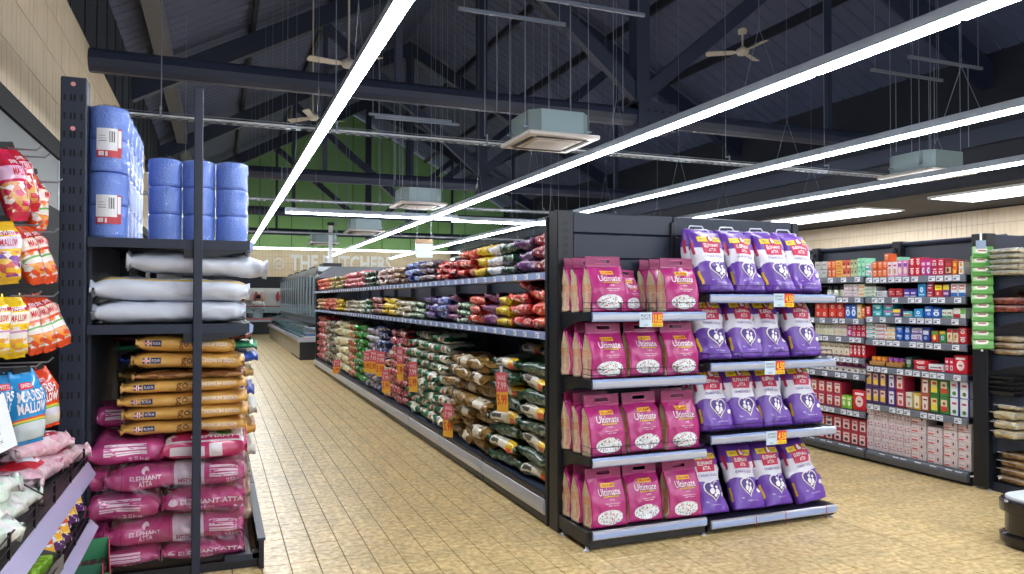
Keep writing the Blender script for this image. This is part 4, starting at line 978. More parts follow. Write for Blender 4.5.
    # ---- crimson flour sacks on the base
CRIM = printed('crimson_sack_film', '#bf4482', [('n', .64, 3, '#cf5f98')], .22, .4, 7, .6)
CRIMW = printed('crimson_sack_white_panel', '#bf4482', [('r', .48, .30, .70, .70, '#d7d3dd'), ('n', .68, 3, '#cf5f98'), ('r', .455, .3, .46, .7, '#8a3f2a'), ('r', .12, .3, .125, .7, '#8a3f2a')], .22, .4, 7, .6)
PALEP = mat('pale_pink_ink', '#f0dce6', .4); CRINK = mat('crimson_ink', '#a02a5a', .5)
def bars(b, m, x0, x1):
    for k in range(4): b.rect(m, x0, .76 - k * .12, x1, .83 - k * .12, PALEP, 6, 1)
def main_extra(b, t):
    m = MB(); b.ell(m, .285, .80, .025, .11, PALEP, 14, 2); b.ell(m, .295, .74, .015, .06, CRINK, 10, 1, .004); b.text(m, 'ELEPHANT', .18, .49, .39, .66, PALEP, .02); b.text(m, 'ATTA', .24, .28, .33, .45, PALEP, .02); b.text(m, 'MEDIUM', .505, .24, .68, .40, CRINK, .02); m.build('lettering', t)
    m = MB(); bars(b, m, .74, .95); b.text(m, '25kg', .86, .18, .96, .34, PALEP); m.build('panel_bars', t)
def left_extra(b, t):
    m = MB(); bars(b, m, .20, .74); b.text(m, '25kg', .50, .16, .76, .32, PALEP); m.build('panel_bars', t)
def right_extra(b, t):
    m = MB(); b.ell(m, .12, .56, .05, .16, PALEP, 12, 2); b.text(m, 'ELEPHANT-ATTA', .20, .44, .97, .66, PALEP, .02); b.text(m, 'WHEAT FLOUR', .32, .24, .62, .34, PALEP); m.build('lettering', t)
zz_ = [.052, .155, .310, .465, .62]; hh_ = [.105, .155, .155, .155, .155]
gp = 'crimson flour sacks on the rack base'
for i, nm in ((0, 'bottom layer'), (2, 'third layer')):
    sack('flour_sack', 'sack', CRIM, .37, .5, hh_[i], (-.475, YR + .27, zz_[i]), 'short end of a crimson flour sack at left, %s' % nm, gp, 60 + i, extra=left_extra)
    sack('flour_sack', 'sack', CRIM, .44, .5, hh_[i], (-.06, YR + .27, zz_[i]), 'crimson flour sack with white name at right, %s' % nm, gp, 65 + i, extra=right_extra)
for i, nm in ((1, 'second layer'), (3, 'fourth layer')):
    sack('flour_sack', 'sack', CRIMW, .73, .5, hh_[i], (-.205, YR + .27, zz_[i]), 'long crimson flour sack with white panel, %s' % nm, gp, 70 + i, (0, 0, wiggle(.02)), extra=main_extra)
    sack('flour_sack', 'sack', CRIM, .13, .5, hh_[i] * .9, (-.62, YR + .29, zz_[i]), 'sliver of a crimson sack beside the upright, %s' % nm, gp, 75 + i)
sack('flour_sack', 'sack', CRIM, .40, .5, .15, (-.46, YR + .27, zz_[4]), 'crimson flour sack at left of the top layer', gp, 81, (0, .01, .03), .022, extra=left_extra)
OPENF = printed('crimson_face_print', '#c23a6a', [('r', .05, .56, .95, .78, '#d9d0d6'), ('r', .12, .58, .9, .64, '#b02f66'), ('e', .35, .68, .2, .06, '#c9325a'), ('e', .72, .70, .09, .05, '#4f9a4a'), ('r', .1, .44, .5, .52, '#d9d0d6'), ('r', .55, .42, .7, .54, '#d9d0d6')], .22, .35, 7, .6)
def open_extra(b, t):
    m = MB(); b.text(m, 'ELEPHANT', .35, .86, .85, .92, PALEP, .02); m.build('lettering', t)
sack('flour_sack', 'sack', OPENF, .46, .5, .15, (-.055, YR + .27, zz_[4]), 'crimson flour sack showing its printed face, right of the top layer', gp, 83, (0, 0, -.02), .02, extra=open_extra)
sack('flour_sack', 'sack', CRIM, .25, .4, .15, (-.56, YR + .5, .78), 'crimson flour sack lying on the pile behind, beside the upright', gp, 85, (0, 0, .2), .02, extra=left_extra)

# stretch film round the crimson sacks
t = thing('stretch_wrap', 'clear glossy stretch film wrapped round the stacked crimson sacks', 'film', (0, 0, 0))
mb = MB(); n, m = 40, 30; vs = []
path = [(-.62 + .78 * i / 28, YR - .004) for i in range(29)] + [(.175, YR + .01 + .5 * k / 11) for k in range(12)]
for j in range(m + 1):
    z = .07 + .58 * j / m
    for i, (x, y) in enumerate(path):
        q = noise.noise(Vector((x * 5 + y * 4, z * 16, 3))) * .008 + abs(noise.noise(Vector((x * 3, z * 26, 9)))) * .01
        vs.append((x + (q if i > 28 else 0), y - (q if i <= 28 else 0), z + .02 * noise.noise(Vector((x * 4, y * 4, 7)))))
w_ = len(path); mb.add(vs, [(j * w_ + i, j * w_ + i + 1, (j + 1) * w_ + i + 1, (j + 1) * w_ + i) for j in range(m) for i in range(w_ - 1)], film('stretch_film', '#f7eef3', .05, .14, .9, 9)); mb.smooth = True; mb.build('film', t)

# ================================================================ SWEETS DISPLAY IN THE LEFT FOREGROUND
sw = thing('sweets_shelving', 'black wall shelving in the left foreground with hooks of sweets bags', 'shelving', (-1.0, 3.5, 0))
SO = Vector((-1.0, 3.5, 0))
def swp(mb, name): return mb.build(name, sw, -SO)
mb = MB(); mb.box(-1.27, 1.2, 0, -1.24, 8.4, 2.3, DARK); swp(mb, 'back_panel')
LAV = mat('lavender_strip', '#b3b2d8', .2, coat=.5)
for z, xf, y0, y1 in ((.695, -.62, 1.3, 4.5), (.40, -.60, 1.3, 4.46)):
    mb = MB(); mb.box(-1.24, y0, z - .03, xf - .01, y1, z, BLACK); sh = swp(mb, 'shelf')
    mb = MB(); mb.prism([(xf - .01, z - .005), (xf + .028, z - (.075 if z > .5 else .05)), (xf + .022, z - (.08 if z > .5 else .055)), (xf - .016, z - .03)], y0, y1, LAV); mb.build('ticket_strip', sh)
    mb = MB()
    for hh in (.035, .075): mb.tube([(-.85, y1 - .01, z + hh + .02), (xf - .012, y1 - .01, z + hh), (xf - .012, y0, z + hh)], .0035, WIRE, 5)
    for k in range(9):
        y = y0 + .12 + k * .37; 
        if y < y1: mb.box(xf - .017, y - .006, z - .01, xf - .008, y + .006, z + .085, WIRE)
    mb.build('wire_guard', sh)
mb = MB(); mb.tube([(-1.2, 3.42, .86), (-.75, 3.42, .86), (-.63, 3.42, .775)], .0035, WIRE, 5); mb.tube([(-1.2, 3.42, .82), (-.63, 3.42, .735)], .003, WIRE, 5); swp(mb, 'wire_divider')
mb = MB(); mb.box(-1.24, 1.3, .02, -.55, 4.44, .10, BLACK); mb.box(-.57, 1.3, 0, -.55, 4.44, .12, NAVY); swp(mb, 'base_deck')
for y, z in ((3.58, 2.17), (3.75, 2.17), (4.02, 2.10), (3.62, 1.86), (3.95, 1.86), (3.6, 1.565), (3.95, 1.565), (3.62, 1.27), (3.85, 1.27)):
    mb = MB(); mb.tube([(-1.24, y, z), (-.70, y, z), (-.68, y, z + .02)], .004, ZINC, 5); swp(mb, 'hook')
def sweet_mat(name, base, clear, win, label='#f0ead8', ring=None):
    L = [('r', .26, .10, .74, .48, clear), ('n', .57, 9, base) if False else ('r', .28, .52, .72, .70, label), ('r', .30, .72, .70, .78, '#c6253a'), ('b', .26, .10, .74, .48, .45, 16, 0, win), ('b', .26, .10, .74, .48, .62, 16, 1, '#efe2dc'), ('b', .26, .10, .74, .48, .80, 16, 2, base)]
    if ring: L += [('e', .5, .36, .22, .06, ring), ('e', .5, .345, .20, .045, '#e9e0d8')]
    return printed(name, base, L, .18, .4, 12, .5)
SWM = {'red': sweet_mat('red_sweet_film', '#c3212f', '#d4694e', '#d8a04c', '#e6b9c4'), 'pink': sweet_mat('pink_sweet_film', '#c62348', '#cc6a48', '#d99a4e', '#e4b4d0'), 'orange': sweet_mat('orange_sweet_film', '#dd4a1f', '#d8ccc4', '#e8923c', '#f0d8c8', '#6fae5a'),
       'yellow': sweet_mat('yellow_sweet_film', '#efc51c', '#e5d0b8', '#e29a3a', '#f5efd8', '#c98ab8'), 'yellowpurple': sweet_mat('yellow_purple_film', '#e8b92a', '#7a3f9a', '#d4604e', '#ded0e6'), 'blue': printed('blue_sweet_film', '#2f95d6', [('r', .30, .06, .70, .30, '#c9d8de'), ('e', .5, .30, .24, .07, '#d8503a'), ('e', .5, .285, .23, .06, '#f0c43a'), ('e', .5, .27, .22, .05, '#5fb060'), ('e', .5, .25, .21, .055, '#d3dde2')], .18, .35, 12, .5),
       'vermil': printed('vermilion_sweet_film', '#e0451f', [('r', .30, .06, .70, .30, '#d6d6c8'), ('e', .5, .30, .24, .07, '#e8c43a'), ('e', .5, .285, .22, .06, '#7fb85a'), ('e', .5, .26, .21, .055, '#d6cfe0')], .18, .35, 12, .5)}
_sb = {}
def sweet_bag(key, px_top, px_bot, rz, label, W=.19, T=.10, txt=False, seed=0):
    a, b_ = Vector(px_top), Vector(px_bot); L = (a - b_).length
    k = (key, round(L, 2), W, txt, seed)
    if k not in _sb:
        g = Bag(L, W, T, nl=12, na=18, e=2.3, c0=.04, c1=.09, r=.34, wr=.016, seed=seed + 5, fr=10, fin=.06, taper=.5)
        parts = [('body', g.body(SWM[key]).mesh('body'))]
        m = MB()
        if txt: g.text(m, 'MARSH', .18, .58, .80, .72, TXTW, .03); g.text(m, 'MALLOW', .16, .42, .84, .57, TXTW, .03); g.rect(m, .24, .74, .62, .83, RED, 6, 2); g.text(m, 'SWEETS', .28, .76, .58, .81, TXTW, .01)
        else: g.text(m, 'SWEETS', .30, .72, .70, .78, TXTW, .01); g.text(m, 'MALLOW', .26, .56, .74, .66, RED, .01)
        parts.append(('lettering', m.mesh('lettering')))
        m = MB(); m.box(-.035, -.006, L - .012, .035, .006, L + .012, DARK); parts.append(('hang_tab', m.mesh('hang_tab')))
        _sb[k] = parts
    d = (a - b_).normalized()
    M = Matrix.Rotation(math.atan2(d.x, d.z), 4, 'Y') @ Matrix.Rotation(rz, 4, 'Z')
    t = thing('sweets_bag', label, 'sweets', b_, M.to_euler(), 'hanging bags of sweets')
    for n_, me in _sb[k]: obj(n_, me, t)
sweet_bag('pink', (-0.811, 3.550, 2.161), (-0.732, 3.500, 1.867), 1.05, 'red pink sweets bag on the top hook, left of its row', 0.14, txt=False)
sweet_bag('red', (-0.835, 3.750, 2.202), (-0.734, 3.700, 1.925), 0.95, 'red sweets bag on the top hook, slanting right above the others', 0.14, txt=False)
sweet_bag('orange', (-0.848, 3.950, 2.193), (-0.786, 3.900, 1.999), 1.05, 'orange sweets bag behind the red ones on the top hook', 0.14, txt=False)
sweet_bag('orange', (-0.807, 4.100, 2.151), (-0.782, 4.050, 1.848), 1.35, 'narrow orange sweets bag hanging edge-on beside the grey fascia', 0.12, txt=False)
sweet_bag('yellowpurple', (-0.797, 3.500, 1.864), (-0.760, 3.450, 1.611), 0.60, 'yellow and purple sweets bag at the frame edge in the second row', 0.14, txt=False)
sweet_bag('orange', (-0.821, 3.800, 1.871), (-0.715, 3.750, 1.617), 1.15, 'orange sweets bag, left of the pair in the second row', 0.14, txt=False)
sweet_bag('orange', (-0.833, 4.000, 1.898), (-0.702, 3.950, 1.626), 1.15, 'orange sweets bag, right of the pair in the second row', 0.14, txt=False)
sweet_bag('yellow', (-0.812, 3.450, 1.564), (-0.785, 3.400, 1.324), 0.70, 'yellow sweets bag cut by the frame edge in the third row', 0.14, txt=False)
sweet_bag('yellow', (-0.796, 3.650, 1.569), (-0.765, 3.600, 1.308), 0.70, 'yellow sweets bag fully in view in the third row', 0.14, txt=False)
sweet_bag('orange', (-0.810, 3.850, 1.574), (-0.729, 3.800, 1.310), 1.15, 'orange sweets bag, leftmost of three in the third row', 0.14, txt=False)
sweet_bag('orange', (-0.818, 4.000, 1.575), (-0.703, 3.950, 1.313), 1.15, 'orange sweets bag, middle of three in the third row', 0.14, txt=False)
sweet_bag('orange', (-0.810, 4.100, 1.581), (-0.660, 4.050, 1.334), 1.05, 'orange sweets bag, rightmost of three, overlapping the upright', 0.14, txt=False)
sweet_bag('vermil', (-0.761, 3.950, 1.237), (-0.699, 3.900, 0.972), 0.55, 'orange red marshmallow bag hanging behind the blue one', 0.16, txt=True)
sweet_bag('blue', (-0.803, 3.600, 1.252), (-0.789, 3.550, 0.981), 0.40, 'blue marshmallow bag half hidden behind the price sign', 0.16, txt=True)
sweet_bag('blue', (-0.744, 3.620, 1.256), (-0.703, 3.570, 0.960), 0.70, 'blue marshmallow bag with rainbow hanging over the pink bags', 0.17, txt=True)
# bags lying on the shelf
def mallow_mat(name, a, b2):
    m, nt, b = _new(name); n = nt.nodes; L = nt.links
    tc = n.new('ShaderNodeTexCoord'); v = n.new('ShaderNodeTexVoronoi'); v.inputs['Scale'].default_value = 26; L.new(tc.outputs['Object'], v.inputs['Vector'])
    mx = n.new('ShaderNodeMix'); mx.data_type = 'RGBA'; mx.inputs[6].default_value = lin(a); mx.inputs[7].default_value = lin(b2); s = n.new('ShaderNodeSeparateColor'); L.new(v.outputs['Color'], s.inputs[0]); L.new(s.outputs[0], mx.inputs[0]); L.new(mx.outputs[2], b.inputs['Base Color'])
    bp = n.new('ShaderNodeBump'); bp.inputs['Strength'].default_value = .6; bp.inputs['Distance'].default_value = .02; bp.invert = True; L.new(v.outputs['Distance'], bp.inputs['Height']); L.new(bp.outputs[0], b.inputs['Normal'])
    b.inputs['Roughness'].default_value = .3; b.inputs['Coat Weight'].default_value = .6; b.inputs['Coat Roughness'].default_value = .1
    _mc[name] = m; return m
MPINK = mallow_mat('pink_marshmallow_film', '#e6a9bd', '#f2dfe4'); MGREEN = mallow_mat('mint_marshmallow_film', '#cfe3d2', '#f0e4e6')
def mlabel(b, t):
    m = MB(); q = lambda u0, u1, th0, th1, mt, off: _strip(b, m, u0, u1, th0, th1, mt, off)
    q(.32, .72, .62, .86, RED, .003); q(.55, .70, .66, .76, CARD, .005); m.build('label', t)
def _strip(b, m, u0, u1, t0, t1, mt, off):
    vs = []; n = 5
    for j in range(n + 1):
        for i in range(n + 1):
            u = u0 + (u1 - u0) * i / n; th = (t0 + (t1 - t0) * j / n - .5) * 2 * PI; jf = (th / (2 * PI) * b.na) % b.na; j0 = int(jf) % b.na; f = jf - int(jf)
            k = 0
            while k < len(b.us) - 2 and b.us[k + 1] < u: k += 1
            fu = (u - b.us[k]) / (b.us[k + 1] - b.us[k]); g = b.grid; j1 = (j0 + 1) % b.na
            p = (g[k][j0] * (1 - f) + g[k][j1] * f) * (1 - fu) + (g[k + 1][j0] * (1 - f) + g[k + 1][j1] * f) * fu
            vs.append(p + Vector((0, 0, off)))
    m.add(vs, [(j * (n + 1) + i, j * (n + 1) + i + 1, (j + 1) * (n + 1) + i + 1, (j + 1) * (n + 1) + i) for j in range(n) for i in range(n)], mt)
for i, (x, y, z, rz, mt, lab) in enumerate(((-.80, 4.28, .70, 1.35, MPINK, 'pink marshmallow bag lying nearest the upright on the wire-edged shelf'), (-.83, 3.92, .70, 1.5, MPINK, 'pink marshmallow bag in the middle of the wire-edged shelf'), (-.84, 4.08, .80, 1.2, MPINK, 'pink marshmallow bag lying on top of two others'), (-.95, 3.55, .70, 1.55, MPINK, 'pink marshmallow bag behind the wire divider'),
                                           (-.80, 3.28, .70, 1.45, MGREEN, 'mint and white marshmallow bag, farther of the two on the shelf'), (-.78, 2.85, .70, 1.5, MGREEN, 'mint and white marshmallow bag, nearer of the two on the shelf'), (-.84, 3.1, .80, 1.35, MGREEN, 'mint and white marshmallow bag lying across two others'))):
    sack('marshmallow_bag', 'sweets', mt, .40, .28, .115, (x, y, z), lab, 'marshmallow bags on the shelf', 100 + i, (wiggle(.05), wiggle(.05), rz), .022, 2.3, fin=.1, extra=mlabel if mt is MPINK else None)
# price sign
t = thing('price_sign', 'white price sign with small print clipped before the blue bag', 'price card', (-.66, 2.96, 1.04), (0, -.28, .9))
mb = MB(); mb.box(-.11, -.002, 0, .045, .002, .19, CARD)
for k in range(5): flat_text(mb, 'SWEETS MIX', -.09, .03 + k * .03, .0, .041 + k * .03, -.003, INK)
mb.build('card', t)
# snack packs leaning on the lower shelf
SNK = printed('snack_film', '#e8ae34', [('n', .55, 6, '#f3d070'), ('r', 0, 0, 1, .22, '#5a2a6e'), ('n', .60, 7, '#d8dcec'), ('r', .3, .5, .7, .62, '#d4562a')], .2, .4, 14, .5)
sn = [Bag(.17, .13, .05, nl=9, na=14, e=2.3, c0=.06, c1=.06, r=.25, wr=.01, seed=s, fr=14).body(SNK).mesh('snack_bag') for s in (1, 2, 3)]
for k in range(9):
    o = obj('snack_bag', sn[k % 3], None, (-.675 + .012 * (k % 2), 3.70 + k * .085, .405 + .03 * (k % 3 > 0) + .006 * k), (-.35, .06, .95 + wiggle(.1)))
    tag(o, 'yellow and purple snack bag, %s from the front on the lower shelf' % ORD[k], 'snack', 'snack bags on the lower shelf')
for k in range(7):
    o = obj('snack_bag', sn[k % 3], None, (-.84, 3.8 + k * .09, .405), (-.3, 0, .7 + wiggle(.1)))
    tag(o, 'yellow and purple snack bag, %s from the front in the rear row' % ORD[k], 'snack', 'snack bags on the lower shelf')
# open boxes on the base
def tray_box(x, y, z, rz, c1, c2, label, w=.26, d=.2, h_=.1, fill=None):
    t = thing('display_box', label, 'box', (x, y, z), (0, 0, rz), 'open display boxes')
    m1, m2 = mat('box_' + c1[1:], c1, .5), mat('box_' + c2[1:], c2, .5)
    mb = MB(); mb.box(-w / 2, -d / 2, 0, w / 2, d / 2, .004, m1)
    mb.box(-w / 2, -d / 2, 0, w / 2, -d / 2 + .004, h_ * .7, m1); mb.box(-w / 2, d / 2 - .004, 0, w / 2, d / 2, h_ * 1.6, m1); mb.build('tray', t)
    for s in (-1, 1):
        mb = MB(); mb.prism([(-d / 2, 0), (d / 2, 0), (d / 2, h_ * 1.6), (d * .1, h_ * 1.2), (-d / 2, h_ * .7)], s * w / 2 - .002, s * w / 2 + .002, m2, 'x'); mb.build('side_flap', t)
    if fill:
        for k in range(5): 
            mb = MB(); mb.bbox(-w * .45 + k * w * .18, -d * .35, .006, -w * .45 + k * w * .18 + w * .15, d * .4, h_ * .85, fill, .006); mb.build('sweet_packet', t)
tray_box(-.60, 4.28, .10, .15, '#3b8a5c', '#d7566a', 'open display box with green and pink sides beside the crimson sacks', .2, .22, .13, mat('dark_red_pack', '#5b2430', .4))
tray_box(-.60, 4.02, .10, .1, '#2f6a4a', '#c9465a', 'open display box with dark packets nearer the frame bottom', .2, .2, .1, mat('blue_pack', '#2a5cab', .4))
tray_box(-.72, 3.50, .40, 1.45, '#6d6a66', '#6d6a66', 'grey card tray on the lower shelf below the strip', .34, .2, .09, mat('lime_pack', '#86b53a', .4))
tray_box(-.70, 3.1, .40, 1.45, '#6d6a66', '#6d6a66', 'grey card tray on the lower shelf cut by the frame', .34, .2, .09, mat('blue_pack', '#2a5cab', .4))

# ================================================================ RIGHT-HAND SHELVING
BAY_NEAR = [(1.762, 'top shelf', [(5.317, 5.388, 1, 2, 0.07, 'teal_white'), (5.135, 5.306, 3, 2, 0.075, 'orange'), (5.025, 5.135, 2, 1, 0.14, 'white_pink'), (4.909, 5.025, 2, 1, 0.15, 'pink_lilac'), (4.785, 4.898, 2, 2, 0.083, 'red_white'), (4.676, 4.785, 2, 1, 0.15, 'magenta'), (4.551, 4.676, 2, 2, 0.073, 'red_pink'), (4.476, 4.551, 1, 1, 0.135, 'brown_red'), (4.43, 4.476, 1, 2, 0.06, 'orange_yellow'), (4.376, 4.421, 1, 2, 0.055, 'white_orange')]),
 (1.573, 'second shelf', [(5.271, 5.4, 1, 3, 0.035, 'green_white'), (5.146, 5.259, 1, 2, 0.03, 'white_grey'), (4.972, 5.124, 2, 1, 0.08, 'dark_red'), (4.826, 4.961, 2, 1, 0.075, 'violet'), (4.735, 4.816, 1, 1, 0.12, 'cyan_tag'), (4.656, 4.725, 1, 2, 0.065, 'red_navy'), (4.57, 4.646, 1, 1, 0.11, 'yellow_red'), (4.504, 4.57, 1, 1, 0.11, 'yellow_violet'), (4.358, 4.494, 2, 1, 0.115, 'white_red_blue')]),
 (1.39, 'third shelf', [(5.329, 5.388, 1, 1, 0.1, 'red_white'), (5.202, 5.317, 1, 2, 0.06, 'teal'), (5.08, 5.191, 1, 2, 0.06, 'teal_pink'), (4.993, 5.08, 1, 1, 0.075, 'yellow_violet'), (4.867, 4.972, 1, 1, 0.055, 'teal_orange'), (4.765, 4.857, 1, 1, 0.08, 'cyan_tag'), (4.676, 4.755, 1, 1, 0.105, 'blue'), (4.589, 4.676, 1, 1, 0.09, 'blue_white'), (4.476, 4.579, 2, 1, 0.075, 'green_white'), (4.358, 4.476, 1, 1, 0.09, 'white_green_red')]),
 (1.175, 'fourth shelf', [(5.271, 5.388, 1, 4, 0.04, 'teal_white'), (5.157, 5.271, 1, 4, 0.037, 'white_red'), (5.058, 5.157, 1, 3, 0.04, 'white_yellow'), (4.972, 5.047, 1, 2, 0.065, 'blue'), (4.898, 4.961, 1, 2, 0.065, 'blue_white'), (4.775, 4.888, 1, 2, 0.06, 'violet_white'), (4.695, 4.775, 1, 1, 0.13, 'navy_white'), (4.617, 4.686, 1, 1, 0.105, 'red_green'), (4.541, 4.608, 1, 1, 0.105, 'green_red'), (4.43, 4.532, 2, 1, 0.125, 'cream_red'), (4.349, 4.43, 1, 2, 0.07, 'red_white')]),
  (0.92, 'fifth shelf', [(4.877, 4.951, 1, 1, 0.11, 'dark_green'), (4.715, 4.867, 1, 2, 0.045, 'red_white'), (4.57, 4.715, 1, 1, 0.065, 'white_red'), (4.476, 4.56, 2, 1, 0.13, 'red_pink'), (4.349, 4.476, 1, 1, 0.16, 'red_white')]),
  (0.56, 'sixth shelf', [(5.157, 5.4, 3, 2, 0.155, 'purple_yellow'), (5.058, 5.146, 1, 2, 0.155, 'purple_white'), (4.961, 5.058, 1, 2, 0.155, 'red_cream'), (4.877, 4.951, 1, 1, 0.15, 'cream'), (4.795, 4.877, 1, 1, 0.15, 'yellow_cream'), (4.705, 4.795, 1, 2, 0.15, 'rust_white'), (4.617, 4.705, 1, 2, 0.155, 'green_yellow'), (4.522, 4.608, 1, 2, 0.155, 'green_red_tea'), (4.43, 4.513, 1, 2, 0.155, 'white_leaf'), (4.34, 4.421, 1, 2, 0.155, 'white_leaf')]),
  (0.115, 'base deck', [(4.898, 5.388, 6, 4, 0.098, 'pale_pink'), (4.745, 4.898, 1, 5, 0.08, 'pale_rose'), (4.589, 4.735, 1, 4, 0.08, 'pale_rose'), (4.448, 4.579, 1, 5, 0.08, 'pale_rose'), (4.322, 4.439, 1, 5, 0.08, 'pale_rose')])]
BAY_FAR = [(1.775, 'top shelf', [(5.868, 6.046, 2, 2, 0.085, 'grey'), (5.762, 5.868, 2, 2, 0.085, 'orange'), (5.671, 5.762, 1, 2, 0.085, 'amber'), (5.571, 5.671, 2, 2, 0.085, 'coral'), (5.484, 5.571, 2, 2, 0.085, 'olive'), (5.394, 5.484, 2, 2, 0.09, 'mint')]),
 (1.575, 'second shelf', [(5.484, 5.659, 3, 2, 0.065, 'pink_white'), (5.394, 5.484, 1, 2, 0.065, 'cream_orange')]),
 (1.365, 'third shelf', [(5.868, 6.046, 2, 2, 0.075, 'red_tea'), (5.659, 5.854, 2, 2, 0.075, 'red_tea'), (5.496, 5.646, 2, 1, 0.14, 'blue_white'), (5.436, 5.496, 1, 1, 0.14, 'yellow_cream'), (5.394, 5.436, 1, 1, 0.11, 'orange')]),
 (1.184, 'fourth shelf', [(5.788, 6.046, 5, 1, 0.13, 'cream_green'), (5.621, 5.788, 4, 1, 0.13, 'cream_olive'), (5.558, 5.621, 1, 1, 0.13, 'magenta'), (5.394, 5.558, 3, 2, 0.06, 'red_pink')]),
 (0.984, 'fifth shelf', [(5.596, 6.046, 7, 1, 0.13, 'cream'), (5.394, 5.596, 4, 1, 0.13, 'red_white')]),
 (0.824, 'sixth shelf', [(5.394, 6.117, 9, 1, 0.055, 'white_fruit')]),
 (0.464, 'seventh shelf', [(5.697, 6.117, 4, 2, 0.13, 'red_cream'), (5.571, 5.697, 2, 1, 0.13, 'lime_white'), (5.394, 5.558, 1, 1, 0.2, 'red_white')]),
 (0.12, 'base deck', [(5.583, 6.145, 5, 2, 0.13, 'red_choc'), (5.394, 5.583, 2, 2, 0.13, 'red_choc')])]
XR = 5.80
rs = thing('medicine_shelving', 'dark shelving run at the right filled with small cartons', 'shelving', (6.1, 6.2, 0))
QO = Vector((6.1, 6.2, 0))
def rsp(mb, name): return mb.build(name, rs, -QO)
for y0, y1 in ((4.30, 5.36), (5.36, 6.42), (6.42, 7.48), (7.48, 8.54)):
    for a, b in ((.1, .9), (.9, 1.5), (1.5, 1.83), (1.83, 2.1)):
        mb = MB(); mb.bbox(6.28, y0 + .004, a + .003, 6.32, y1 - .004, b - .003, mat('slate_back_panel', '#3a3f4a', .45), .006); rsp(mb, 'back_board')
    mb = MB(); mb.bbox(6.2, y1 - .045, 0, 6.34, y1 + .045, 2.12, BLACK, .006); mb.tube([(6.19, y1 + .01, 2.05), (6.16, y1 - .02, 2.0), (6.2, y1 - .02, 1.85)], .02, BLACK, 6); rsp(mb, 'upright')
mb = MB(); mb.box(6.321, 4.3, .1, 6.33, 8.54, 2.09, BLACK); rsp(mb, 'backing_sheet')
mb = MB(); mb.tube([(6.26, 4.3, 2.09), (6.26, 8.5, 2.09)], .022, NAVY, 8); rsp(mb, 'top_rail')
def rshelf(z, y0, y1, base=False):
    mb = MB(); mb.box(XR + .008, y0 + .01, z - .028, 6.28, y1 - .01, z - .004, BLACK); sh = rsp(mb, 'base_deck' if base else 'shelf')
    mb = MB(); mb.prism([(XR, z), (XR - .012, z - .006), (XR - .012, z - .055), (XR, z - .062), (XR + .006, z - .055), (XR + .006, z - .005)], y0 + .012, y1 - .012, mat('grey_ticket_strip', '#6f7482', .3), 'y'); mb.build('ticket_strip', sh)
    y = y0 + .07 + R.random() * .05
    while y < y1 - .06:
        obj('price_tag', tag_me, sh, (XR - .0145, y, z - .03), (0, 0, -PI / 2), (1.05, 1, 1.25)); y += R.choice((.075, .08, .15, .17, .09))
    return sh
for zz2, y0, y1 in ((BAY_NEAR, 4.31, 5.36), (BAY_FAR, 5.36, 6.42), (BAY_FAR, 6.42, 7.48)):
    for e in zz2: rshelf(e[0], y0, y1, e[1] == 'base deck')
    mb = MB(); mb.bbox(XR + .03, y0 + .01, .0, XR + .06, y1 - .01, .07, BLACK, .004); rsp(mb, 'kick_plate')
    mb = MB(); mb.prism([(XR - .03, .085), (XR + .01, .12), (XR + .01, .03), (XR - .02, .03)], y0 + .01, y1 - .01, mat('dim_bumper', '#5c606a', .35, .3)); rsp(mb, 'base_bumper')
# carton prints
CP = {}
def cp(n, base, *layers): CP[n] = printed(n + '_carton_print', base, list(layers), .4)
wb = lambda c='#e9e9ea': ('r', .12, .5, .88, .85, c)
cp('teal_white', '#dfe6e6', ('r', 0, 0, 1, .3, '#4fb0b4'), ('r', .1, .6, .7, .72, '#4a5560'), ('e', .8, .5, .12, .2, '#d8573c')); cp('orange', '#e0622c', ('e', .5, .45, .33, .26, '#f0b48a'), ('r', .15, .75, .85, .86, '#f3e6d8'), ('r', .3, .38, .7, .5, '#b53a1e'))
cp('white_pink', '#ead9de', ('e', .45, .35, .32, .22, '#cf9a7a'), ('r', .15, .7, .85, .82, '#c93a62'), ('r', 0, 0, 1, .08, '#dd7a9a')); cp('pink_lilac', '#d98ab8', ('e', .5, .35, .35, .22, '#e8d6c8'), ('r', .12, .62, .88, .82, '#7b4aa0'), ('r', .2, .86, .8, .92, '#f0e6ee'))
cp('red_white', '#cf2233', ('e', .5, .45, .30, .28, '#eed9d6'), ('r', .15, .78, .85, .9, '#f2eaea'), ('r', .36, .40, .64, .50, '#a8404a')); cp('magenta', '#c02a84', ('e', .5, .3, .32, .2, '#e6e0ea'), ('r', .12, .62, .88, .8, '#e9c3dc'), ('e', .62, .3, .12, .1, '#4a3f8a'))
cp('red_pink', '#cc2a4e', ('r', .14, .16, .86, .5, '#ead4d6'), ('r', .2, .68, .8, .82, '#f0e6e8'), ('e', .5, .33, .16, .1, '#7a2a3a')); cp('brown_red', '#8a2f2c', ('r', .1, .1, .9, .5, '#d6b48a'), ('r', .1, .6, .9, .8, '#c9323a'), ('e', .4, .3, .2, .15, '#4a3020')); cp('orange_yellow', '#e5732a', ('r', .2, .2, .8, .7, '#f2c23c')); cp('white_orange', '#e8e0d2', ('e', .5, .5, .3, .3, '#e29a3a'), ('r', .1, .82, .9, .92, '#b53a2e'))
